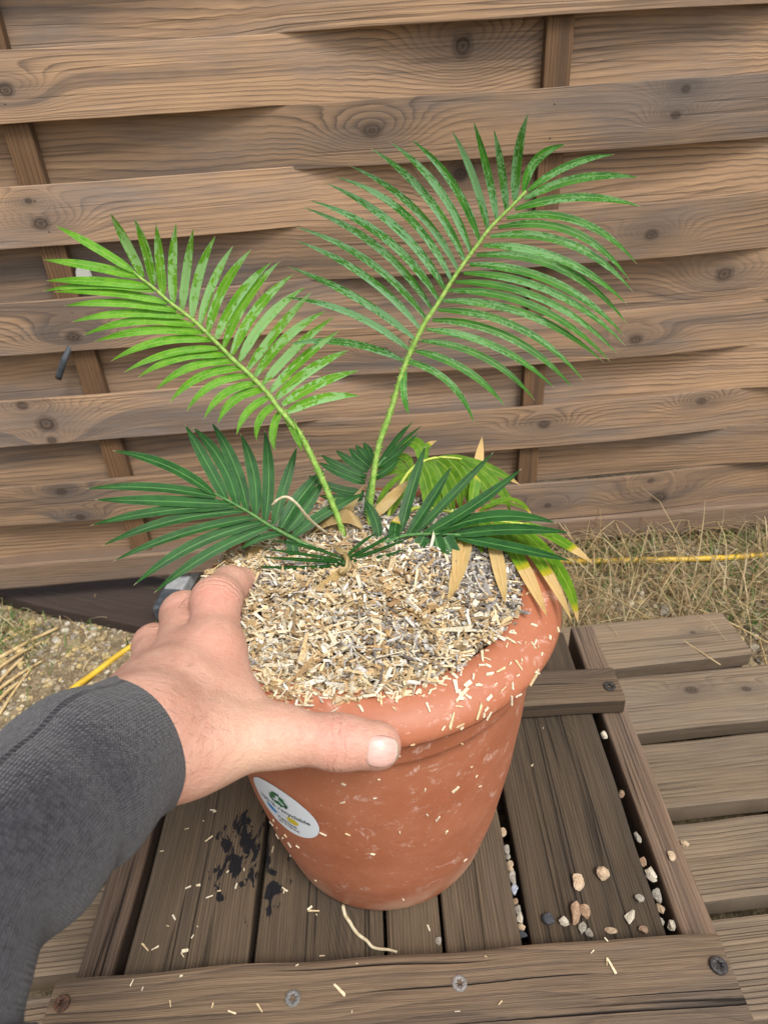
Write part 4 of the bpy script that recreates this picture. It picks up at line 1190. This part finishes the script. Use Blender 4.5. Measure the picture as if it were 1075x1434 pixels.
F = [(i * (NV + 1) + j, i * (NV + 1) + j + 1, (i + 1) * (NV + 1) + j + 1, (i + 1) * (NV + 1) + j) for i in range(NU) for j in range(NV)]
nail = build('thumbnail', V, F, M_TNAIL, hand, uv=UV, smooth=True)
nail['label'] = 'short pale thumbnail'
so = nail.modifiers.new('thick', 'SOLIDIFY'); so.thickness = .0005; so.offset = -1

# fine dark hairs on the wrist
g = G('arm_hair')
M_HAIR = g.set(Base_Color=(.10, .06, .04), Roughness=.5)
HV, HF = [], []
rg = np.random.default_rng(21)
dep_v = hand.data
allv = np.empty(len(dep_v.vertices) * 3); dep_v.vertices.foreach_get('co', allv); allv = allv.reshape(-1, 3) + WLOC[hand.name]
alln = np.empty(len(dep_v.vertices) * 3); dep_v.vertices.foreach_get('normal', alln); alln = alln.reshape(-1, 3)
zone = np.argwhere((np.linalg.norm(allv - at(215, 985, .30), axis=1) < .034) & ((alln @ unit(CAM - at(215, 985, .3))) > .15)).ravel()
if len(zone):
    for q in rg.choice(zone, min(170, len(zone)), replace=False):
        p = allv[q]; nn_ = alln[q]
        along = unit(CR * rg.normal(.7, .35) + CU * rg.normal(-.2, .5)); along = unit(along - nn_ * (along @ nn_))
        L = rg.uniform(.003, .006)
        sd_ = unit(np.cross(along, nn_)) * .00006
        pts = [p, p + along * L * .5 + nn_ * .0009, p + along * L + nn_ * .0005]
        b = len(HV)
        for i, pt in enumerate(pts): HV += [pt - sd_ * (1 - .4 * i), pt + sd_ * (1 - .4 * i)]
        HF += [(b, b + 1, b + 3, b + 2), (b + 2, b + 3, b + 5, b + 4)]
    hr = build('arm_hair', HV, HF, M_HAIR, hand)
    hr['kind'] = 'stuff'

# sleeve
g = G('charcoal_knit')
u, v, _ = g.sep(g.uv())
a_ = g.m('SINE', g.m('MULTIPLY', v, 2 * math.pi * 150)); b_ = g.m('SINE', g.m('MULTIPLY', u, 2 * math.pi * 800))
kn = g.m('ADD', g.m('MULTIPLY', a_, .6), g.m('MULTIPLY', g.m('MULTIPLY', a_, b_), .6))
n = g.noise(g.obj(), 420, 4, .7); n1 = g.noise(g.obj(), 30, 3)
c = g.mix(g.ramp(n, .3, .72), (.014, .013, .017), (.050, .047, .055))
c = g.mix(g.ramp(kn, -.6, .9, 0, .18), c, (.042, .040, .047))
c = g.mix(g.ramp(n1, .4, .7, 0, .3), c, (.045, .042, .047))
g.bump(g.m('ADD', g.m('MULTIPLY', kn, .35), g.m('MULTIPLY', n, 2.2)), .0008)
M_KNIT = g.set(Base_Color=c, Roughness=.95, Specular_IOR_Level=.15, Sheen_Weight=.25, Sheen_Roughness=.5)
SA = [(190, 1046, .320, 98), (176, 1053, .309, 104), (142, 1071, .290, 113), (101, 1097, .272, 123), (56, 1135, .256, 131), (10, 1192, .242, 134), (-38, 1265, .230, 126), (-76, 1345, .219, 132), (-122, 1440, .208, 148), (-150, 1600, .194, 175), (-230, 1850, .178, 220)]
P = np.array([at(a, b, d) for a, b, d, r in SA]); R_ = np.array([pxr(r, d) for a, b, d, r in SA])
PP = catmull(P, 7); RR = catmull(np.stack([R_, R_ * 0, R_ * 0], 1), 7)[:, 0]
ns = 72
V, F, UV = tube(PP, RR, ns, cap=False)
V = V.reshape(len(PP), ns, 3)
Lg = np.concatenate([[0], np.cumsum(np.linalg.norm(np.diff(PP, axis=0), axis=1))])
for i in range(len(PP)):
    cen = PP[i]
    for k in range(ns):
        a = 2 * math.pi * k / ns
        fw_ = min(1, Lg[i] / .05)
        d = .0007 * math.sin(3 * a + Lg[i] * 40) + fw_ * (.0026 * math.sin(Lg[i] * 130 + 2 * math.sin(a + 1) + a) * (0.5 + .5 * math.sin(a * 2 + 1)) + .0018 * math.sin(Lg[i] * 75 + 2 * a + 1))
        ph = abs(Lg[i] - .062)
        d -= .0020 * math.exp(-(ph / .005) ** 2)
        V[i, k] = cen + (V[i, k] - cen) * (1 + d / RR[i])
# turned-in cuff edge
T0 = unit(PP[0] - PP[1])
lipv = []
for rr_, fwd in ((.985, .0012), (.94, .0014), (.90, .0), (.87, -.012)):
    lipv.append(PP[0] + (V[0] - PP[0]) * rr_ + T0 * fwd)
Vs = np.vstack([np.array(lipv[::-1]).reshape(-1, 3), V.reshape(-1, 3)])
nr_ = len(PP) + 4
UVs = np.array([((Lg[max(0, i - 4)] if i >= 4 else -.001 * (4 - i)), k / ns) for i in range(nr_) for k in range(ns)])
F = [(i * ns + k, i * ns + (k + 1) % ns, (i + 1) * ns + (k + 1) % ns, (i + 1) * ns + k) for i in range(nr_ - 1) for k in range(ns)]
slv = build('sleeve', Vs, F, M_KNIT, person, uv=UVs, smooth=True)
slv['label'] = 'dark charcoal grey knitted sleeve'
recalc(slv.data)

# ------------------------------------------------------------------ pebbles on the pallet
def rock_mesh(seed, sub=2, squash=.7, rough=.18):
    b = bmesh.new()
    bmesh.ops.create_icosphere(b, subdivisions=sub, radius=.5)
    rg = np.random.default_rng(seed)
    dirs = rg.normal(0, 1, (9, 3)); dirs /= np.linalg.norm(dirs, axis=1)[:, None]
    cut = rg.uniform(.20, .40, 9)
    for v_ in b.verts:
        p = np.array(v_.co)
        for d_, c_ in zip(dirs, cut):
            s_ = p @ d_
            if s_ > c_: p = p - d_ * (s_ - c_) * .95
        p *= 1 + rg.normal(0, .085)
        p[2] *= squash
        v_.co = p
    me = bpy.data.meshes.new('pebble')
    b.to_mesh(me); b.free()
    return me
def stone_mat(name, c1, c2):
    g = G(name); oc = g.obj(); r = g.rand()
    n = g.noise(oc, 3.2, 5, .65); n2 = g.noise(oc, 14, 3)
    c = g.mix(g.ramp(n, .3, .7), c1, c2)
    c = g.mix(1.0, c, g.grey(g.ramp(n2, .3, .7, .75, 1.15)), 'MULTIPLY')
    g.bump(g.m('ADD', n, g.m('MULTIPLY', n2, .5)), .0012)
    return g.set(Base_Color=c, Roughness=.85)
SM = {'tan': stone_mat('stone_tan', (.40, .28, .17), (.58, .44, .30)), 'cream': stone_mat('stone_cream', (.50, .44, .33), (.66, .60, .48)), 'grey': stone_mat('stone_grey', (.26, .24, .20), (.42, .38, .31)),
      'dark': stone_mat('stone_dark', (.03, .035, .045), (.07, .075, .085)), 'brown': stone_mat('stone_brown', (.27, .17, .10), (.42, .28, .18)), 'blue': stone_mat('stone_blue', (.33, .37, .46), (.46, .49, .55))}
rock_lib = {}
for k_, mt in SM.items():
    rock_lib[k_] = []
    for i in range(4):
        me = rock_mesh(hash_ := (i * 13 + len(k_) * 7 + ord(k_[0])), 2)
        me.materials.append(mt)
        rock_lib[k_].append(me)
rp_ = random.Random(5)
def pebble(px, py, z, wpx, hpx, kind, label, group=None, rot=None):
    p = on_z(px, py, z)
    dep = (p - CAM) @ _fw
    sx, sy = 1.12 * wpx * dep / FPX, hpx * dep / FPX * 1.4
    o = bpy.data.objects.new('pebble', rp_.choice(rock_lib[kind]))
    COL.objects.link(o)
    sz = min(sx, sy) * 1.0
    o.scale = (sx, sy, sz)
    zl = min(v_.co.z for v_ in o.data.vertices) * sz
    o.location = (p[0], p[1], z - zl - .0003)
    o.rotation_euler = (rp_.uniform(-.25, .25), rp_.uniform(-.25, .25), rp_.uniform(-.5, .5) if rot is None else rot)
    tag(o, label, 'pebble', group)
    return o
GP = 'pebbles lying on the pallet'
pebble(844, 1226, 0, 19, 17, 'tan', 'rounded tan pebble in the middle of the wide right plank', GP)
pebble(807, 1236, 0, 20, 18, 'tan', 'long pitted tan pebble left of the rounded tan pebble', GP, -.5)
pebble(804, 1282, 0, 17, 25, 'brown', 'tall brown pebble of the pair near the front cross plank', GP)
pebble(818, 1279, 0, 15, 19, 'brown', 'smaller brown pebble of the pair near the front cross plank', GP)
pebble(766, 1288, 0, 17, 13, 'dark', 'single black pebble on the wide right plank', GP)
pebble(788, 1293, 0, 16, 11, 'cream', 'oval cream pebble beside the black pebble', GP, .2)
pebble(815, 1301, 0, 12, 15, 'grey', 'grey pebble touching the front cross plank below the brown pair', GP)
pebble(824, 1307, 0, 10, 10, 'grey', 'small grey pebble against the front cross plank', GP)
pebble(880, 1286, 0, 13, 24, 'cream', 'long white splinter shaped stone on the wide right plank', GP, -.6)
pebble(895, 1260, 0, 14, 12, 'grey', 'rough grey pebble near the right gap of the pallet', GP)
pebble(855, 1305, 0, 16, 8, 'tan', 'flat tan pebble half hidden by the front cross plank', GP)
pebble(900, 1304, 0, 14, 9, 'brown', 'flat brown pebble at the right foot of the front cross plank', GP)
pebble(938, 1199.5, 0.0003, 13, 11, 'tan', 'pale tan pebble on the right rail of the pallet', GP)
pebble(958, 1184, -.0600, 13, 9, 'tan', 'small tan pebble on the grooved deck board')
pebble(844, 1032, -.004, 11, 10, 'cream', 'pinkish cream pebble in the gap beside the rear cross plank', GP)
pebble(614, 1318, 0, 9, 9, 'grey', 'tiny grey pebble at the gap in front of the pot', GP)
for i, (px, py, wp, hp, kd) in enumerate([(704, 1167, 9, 12, 'tan'), (709, 1190, 9, 12, 'grey'), (711, 1201, 8, 9, 'grey'), (714, 1212, 9, 10, 'tan'), (715, 1219, 9, 9, 'tan'), (718, 1231, 10, 17, 'grey'), (720, 1248, 10, 15, 'blue'),
        (721, 1262, 8, 9, 'brown'), (725, 1275, 9, 13, 'grey'), (727, 1288, 10, 16, 'cream'), (730, 1301, 13, 10, 'tan'), (731, 1311, 13, 11, 'dark')]):
    pebble(px, py, -.0065, wp, hp, kd, 'blue grey pebble wedged in the gap right of the pot' if kd == 'blue' else ('dark pebble at the front end of the row in the gap right of the pot' if kd == 'dark' else 'pebble in the row wedged in the gap right of the pot'), 'pebbles wedged in the gap right of the pot', 0.0)
for i, (px, py, wp, hp, kd, lb) in enumerate([(891, 1174, 10, 15, 'grey', 0), (899, 1206, 9, 14, 'brown', 0), (909, 1228, 17, 19, 'cream', 1), (919, 1254, 12, 16, 'grey', 0), (924, 1272, 10, 14, 'tan', 0), (923, 1294, 14, 15, 'grey', 0), (940, 1298, 20, 11, 'cream', 2), (870, 1113, 9, 9, 'brown', 0)]):
    pebble(px, py, -.009 if lb != 1 else -.003, wp, hp, kd, ('pebble wedged in the gap beside the right rail of the pallet', 'large white pebble on the gap beside the right rail', 'flat white stone in the corner of right rail and front cross plank')[lb], 'pebbles by the right rail of the pallet', 0.0)

# ------------------------------------------------------------------ gravel (uncountable)
def stones(name, pts, sizes, cols, label, seed):
    b = bmesh.new(); bmesh.ops.create_icosphere(b, subdivisions=1, radius=.5)
    b.verts.index_update()
    bv = np.array([v_.co[:] for v_ in b.verts]); bf = np.array([[v_.index for v_ in f.verts] for f in b.faces]); b.free()
    rg = np.random.default_rng(seed); N = len(pts); k = len(bv)
    Vv = np.repeat(bv[None], N, 0) * (1 + rg.normal(0, .12, (N, k, 1)))
    a = rg.uniform(0, 6.28, N)
    Vv = Vv * np.stack([sizes * rg.uniform(.8, 1.4, N), sizes * rg.uniform(.7, 1.1, N), sizes * rg.uniform(.45, .8, N)], 1)[:, None, :]
    c_, s_ = np.cos(a)[:, None], np.sin(a)[:, None]
    Vv = np.stack([Vv[..., 0] * c_ - Vv[..., 1] * s_, Vv[..., 0] * s_ + Vv[..., 1] * c_, Vv[..., 2]], -1) + pts[:, None, :]
    F = (bf[None] + k * np.arange(N)[:, None, None]).reshape(-1, 3)
    o = build(name, Vv.reshape(-1, 3), F, M_GRAV, col=np.repeat(cols, k, 0))
    return tag(o, label, 'gravel', kind='stuff')
g = G('gravel'); ca = g.attr('Col')[0]; n = g.noise(g.obj(), 350, 3); n2 = g.noise(g.obj(), 1200, 2); g.bump(n2, .0006)
M_GRAV = g.set(Base_Color=g.mix(1.0, ca, g.grey(g.ramp(n, .3, .7, .7, 1.2)), 'MULTIPLY'), Roughness=.85)
GC = np.array([(.46, .37, .23), (.50, .43, .30), (.40, .31, .18), (.50, .38, .17), (.33, .28, .20), (.26, .22, .17), (.55, .50, .40), (.44, .33, .17)])
rg = np.random.default_rng(31)
def under_board(x, y): return (x > -.3) & (x < .46) & (y < .645 + .05 * (x - .24))
N = 5200
x = rg.uniform(-.85, -.14, N); y = rg.uniform(.36, .86, N)
ok = ~((x > -.27) & (y < .63)); x, y = x[ok], y[ok]
sz = rg.gamma(3, .0016, len(x)) + .002
stones('gravel', np.stack([x, y, gz(x, y) + sz * .12], 1), sz, GC[rg.integers(0, len(GC), len(x))] * rg.uniform(.7, 1.1, (len(x), 1)), 'yellowish gravel on the ground left of the pot', 1)
N = 4200
x = rg.uniform(-.1, 1.05, N); y = rg.uniform(.5, .90, N)
ok = ~under_board(x, y); x, y = x[ok], y[ok]
sz = rg.gamma(3, .0014, len(x)) + .002
stones('gravel', np.stack([x, y, gz(x, y) + sz * .12], 1), sz, GC[rg.integers(0, len(GC), len(x))] * rg.uniform(.5, .95, (len(x), 1)), 'gravel between dry grass on the ground right of the pot', 2)

# ------------------------------------------------------------------ grass
g = G('grass_blades'); ca = g.attr('Col')[0]
g.set(Base_Color=ca, Roughness=.6)
tr = g.n('ShaderNodeBsdfTranslucent'); g.put(tr.inputs[0], ca)
mx = g.n('ShaderNodeMixShader'); mx.inputs[0].default_value = .3
g.t.links.new(g.b.outputs[0], mx.inputs[1]); g.t.links.new(tr.outputs[0], mx.inputs[2]); g.t.links.new(mx.outputs[0], g.out.inputs[0])
M_GRASS = g.mat
def blades(name, x, y, ln, lean, wd, cols, label, seed):
    rg = np.random.default_rng(seed); N = len(x)
    az = rg.uniform(0, 6.28, N)
    hd = np.stack([np.cos(az), np.sin(az), 0 * az], 1)
    sd_ = np.stack([-np.sin(az), np.cos(az), 0 * az], 1)
    p0 = np.stack([x, y, gz(x, y) - .002], 1)
    nseg = 4
    V = []
    for i in range(nseg + 1):
        t = i / nseg
        ang = lean * t
        p = p0 + hd * (ln * t * np.sin(ang * .75))[:, None] + np.array([0, 0, 1.0]) * (ln * t * np.cos(ang * .75))[:, None]
        p[:, 2] = np.maximum(p[:, 2], gz(p[:, 0], p[:, 1]) + .001)
        w_ = (wd * (1 - .85 * t))[:, None]
        V += [p - sd_ * w_, p + sd_ * w_]
    V = np.stack(V, 1)
    k = 2 * (nseg + 1)
    fb = np.array([(2 * i, 2 * i + 1, 2 * i + 3, 2 * i + 2) for i in range(nseg)])
    F = (fb[None] + k * np.arange(N)[:, None, None]).reshape(-1, 4)
    o = build(name, V.reshape(-1, 3), F, M_GRASS, col=np.repeat(cols, k, 0))
    return tag(o, label, 'grass', kind='stuff')
DRY = np.array([(.42, .31, .15), (.50, .39, .21), (.34, .23, .11), (.56, .46, .27), (.28, .20, .10)])
GRN = np.array([(.07, .16, .03), (.11, .22, .04), (.16, .26, .06), (.05, .11, .02)])
N = 9000
x = rg.uniform(.0, 1.1, N); y = rg.uniform(.60, .90, N)
cl = np.sin(x * 23) * np.sin(y * 31 + 1) + rg.normal(0, .6, N)
ok = ~under_board(x, y) & (cl > -.5); x, y = x[ok], y[ok]
isg = rg.uniform(0, 1, len(x)) < np.where((x > .42) | (y > .80), .5, .3)
c = np.where(isg[:, None], GRN[rg.integers(0, 4, len(x))], DRY[rg.integers(0, 5, len(x))]) * rg.uniform(.7, 1.2, (len(x), 1))
ln = np.where(isg, rg.uniform(.012, .045, len(x)), rg.gamma(3, .018, len(x)) + .01)
blades('grass', x, y, ln, np.where(isg, rg.uniform(.3, 1.4, len(x)), rg.uniform(1.1, 2.1, len(x))), rg.uniform(.0005, .0015, len(x)), c, 'dry straw coloured grass mixed with green below the fence on the right', 3)
N = 900
x = np.concatenate([rg.normal(-.62, .07, 500), rg.normal(-.26, .02, 120), rg.uniform(-.8, -.2, 280)]); y = np.concatenate([rg.normal(.775, .04, 500), rg.normal(.66, .025, 120), rg.uniform(.55, .85, 280)])
isg = rg.uniform(0, 1, N) < .6
c = np.where(isg[:, None], GRN[rg.integers(0, 4, N)] * 1.2, DRY[rg.integers(0, 5, N)]) * rg.uniform(.7, 1.2, (N, 1))
blades('grass', x, y, rg.uniform(.012, .05, N), rg.uniform(.5, 2.0, N), rg.uniform(.0006, .0014, N), c, 'green grass tufts at the foot of the fence on the left', 4)

# single straws and stalks
g = G('straw'); n = g.noise(g.obj(), 120, 3)
M_STRAW = g.set(Base_Color=g.mix(g.ramp(n, .3, .7), (.42, .28, .12), (.60, .46, .24)), Roughness=.65)
def stalk(p0, p1, r, lab, grp, bow=.004, name='dry_stalk'):
    p0, p1 = np.asarray(p0, float), np.asarray(p1, float)
    mid = .5 * (p0 + p1) + np.array([0, 0, bow])
    P = catmull([p0, mid, p1], 6)
    V, F, UV = tube(P, np.linspace(r, r * .7, len(P)), 6, squash=.7)
    o = build(name, V, F, M_STRAW, uv=UV, smooth=True)
    return tag(o, lab, 'stalk', grp)
def gp(px, py, up=.002):
    p = on_z(px, py, -.12)
    for _ in range(4): p = on_z(px, py, float(gz(p[0], p[1])) + up)
    return p
stalk(gp(790, 800, .03), on_z(1008, 931, -.0575), .0011, 'long tan straw lying across the far deck board', 'loose straws', .006)
stalk(gp(960, 765, .03), gp(1045, 890, .02), .0009, 'thin dry straw leaning in the grass right of the deck', 'loose straws', .006)
stalk(gp(955, 845, .02), gp(1075, 900, .015), .0012, 'tan straw lying in the grass beyond the deck end', 'loose straws')
stalk(gp(1062, 895, .003), gp(1078, 990, .002), .0016, 'pale straw beside the right end of the deck', 'loose straws', .01)
SL_ = [((-5, 905), (46, 878), .0032), ((-5, 924), (82, 879), .0036), ((-5, 938), (60, 898), .0030), ((-5, 960), (33, 921), .0034), ((-5, 968), (62, 924), .003), ((-5, 985), (27, 955), .0034), ((0, 1000), (45, 935), .0030)]
for i, (a, b, r) in enumerate(SL_):
    stalk(gp(*a, .004 + .003 * (i % 3)), gp(*b, .003 + .002 * (i % 2)), r, 'brown dry reed in the bundle on the gravel above the sleeve', 'reeds on the gravel', .002)

# ------------------------------------------------------------------ yellow hose along the fence
g = G('yellow_hose'); n = g.noise(g.obj(), 40, 3)
M_HOSE = g.set(Base_Color=g.mix(g.ramp(n, .3, .7), (.56, .34, .02), (.70, .46, .04)), Roughness=.4)
hp = [gp(40, 1010, .005), gp(128, 946, .005), gp(195, 899, .005), gp(300, 850, .005), gp(470, 800, .006), gp(640, 786, .006), gp(720, 783, .006), gp(815, 786, .008), gp(900, 784, .010), gp(990, 782, .008), gp(1075, 777, .008), gp(1200, 770, .006), gp(1320, 775, .006)]
P = catmull(hp, 6)
V, F, UV = tube(P, .0042, 10)
tag(build('hose', V, F, M_HOSE, uv=UV, smooth=True), 'thin yellow hose running along the ground in front of the fence', 'hose')

# ------------------------------------------------------------------ dark beam and metal leg under the fence
zb = -.133
a = on_z(-40, 826, zb); b = on_z(330, 905, zb)
d_ = unit(b - a); yd = np.array([-d_[1], d_[0], 0])
bm_ = thing('beam', 'dark brown timber beam lying on the ground under the fence', 'beam', a)
plank('timber', a + yd * .055, b + yd * .055, yd, (0, 0, 1), box_prof(.11, .022, .004), W_DARK, bm_, seed=77)
leg = thing('metal_leg', 'square grey metal leg with black rubber foot lying below the fence', 'metal leg', on_z(233, 860, -.125))
g = G('galvanised'); n = g.noise(g.obj(), 90, 3)
M_GALV = g.set(Base_Color=g.mix(g.ramp(n, .3, .7), (.46, .49, .51), (.62, .64, .65)), Metallic=.55, Roughness=.45)
g = G('black_rubber'); n = g.noise(g.obj(), 90, 3)
M_RUB = g.set(Base_Color=g.mix(g.ramp(n, .3, .7), (.035, .042, .052), (.07, .08, .09)), Roughness=.6)
f0 = on_z(230, 863, -.122); f1 = on_z(244, 836, -.122); f2 = on_z(276, 782, -.122)
dd_ = unit(f2 - f0); yl = np.array([-dd_[1], dd_[0], 0])
plank('tube', f1 - dd_ * .004, f2 + dd_ * .06, yl, (0, 0, 1), [(v, w_ + .014) for v, w_ in box_prof(.030, .024, .003)], M_GALV, leg, seed=1, wob=0)
V, F, UV = sweep_plank(np.array([f0, f0 + dd_ * .004, f1 - dd_ * .003, f1]), yl, np.array([0, 0, 1.0]), [(v, w_ + .0155) for v, w_ in box_prof(.0335, .027, .005)], 0)
V = V.reshape(4, -1, 3); ctr = V[0].mean(0); V[0] = ctr + (V[0] - ctr) * .82; V = V.reshape(-1, 3)
o = build('rubber_foot', V, F, M_RUB, leg, uv=UV); recalc(o.data)
# black hook on the fence, pale clip
a = on_plane(97, 487, FA + FN * .014, FN); b = on_plane(90, 505, FA + FN * .020, FN); c_ = on_plane(82, 530, FA + FN * .016, FN)
P = catmull([a + UPV * .012 - FN * .004, a, b, c_], 5)
V, F, UV = tube(P, np.array([.0036] * 9 + [.0042] * (len(P) - 9)), 8, squash=.7)
tag(build('hook', V, F, M_RUB, uv=UV, smooth=True), 'small black metal hook hanging on the fence left of the batten', 'hook')
g = G('pale_plastic'); M_PAL = g.set(Base_Color=(.42, .43, .38), Roughness=.5)
cc_ = on_plane(118, 386, FA + FN * .0015, FN)
V, F = [], []
for i in range(14):
    aa_ = 2 * math.pi * i / 14
    V.append(cc_ + FU * .0095 * math.cos(aa_) + UPV * .0135 * math.sin(aa_)); 
for i in range(14):
    aa_ = 2 * math.pi * i / 14
    V.append(cc_ + FN * .004 + FU * .008 * math.cos(aa_) + UPV * .0115 * math.sin(aa_))
F = [(i, (i + 1) % 14, 14 + (i + 1) % 14, 14 + i) for i in range(14)] + [tuple(range(14, 28)), tuple(range(14))[::-1]]
tag(build('clip', V, F, M_PAL), 'pale grey oval clip tucked beside the left fence batten', 'clip')
# small nail heads on the front boards, parts of the fence
for k in range(-1, 9):
    for s, sg in ((SL, 1), (SL + SP, -1)):
        front = (k % 2 == 0) == (sg > 0)
        if not front: continue
        zc = .575 - PIT * (k + .5)
        for dz_ in (.016, -.017):
            p = FA + FU * (s + random.uniform(-.006, .006)) + FN * (AMP + .0031); p[2] = zc + dz_
            V = [p + FN * .0006]; F = []
            for i in range(8):
                aa_ = 2 * math.pi * i / 8
                V.append(p + FU * .0013 * math.cos(aa_) + UPV * .0013 * math.sin(aa_))
            F = [(0, 1 + i, 1 + (i + 1) % 8) for i in range(8)]
            build('nail', V, F, M_NAIL, fence)
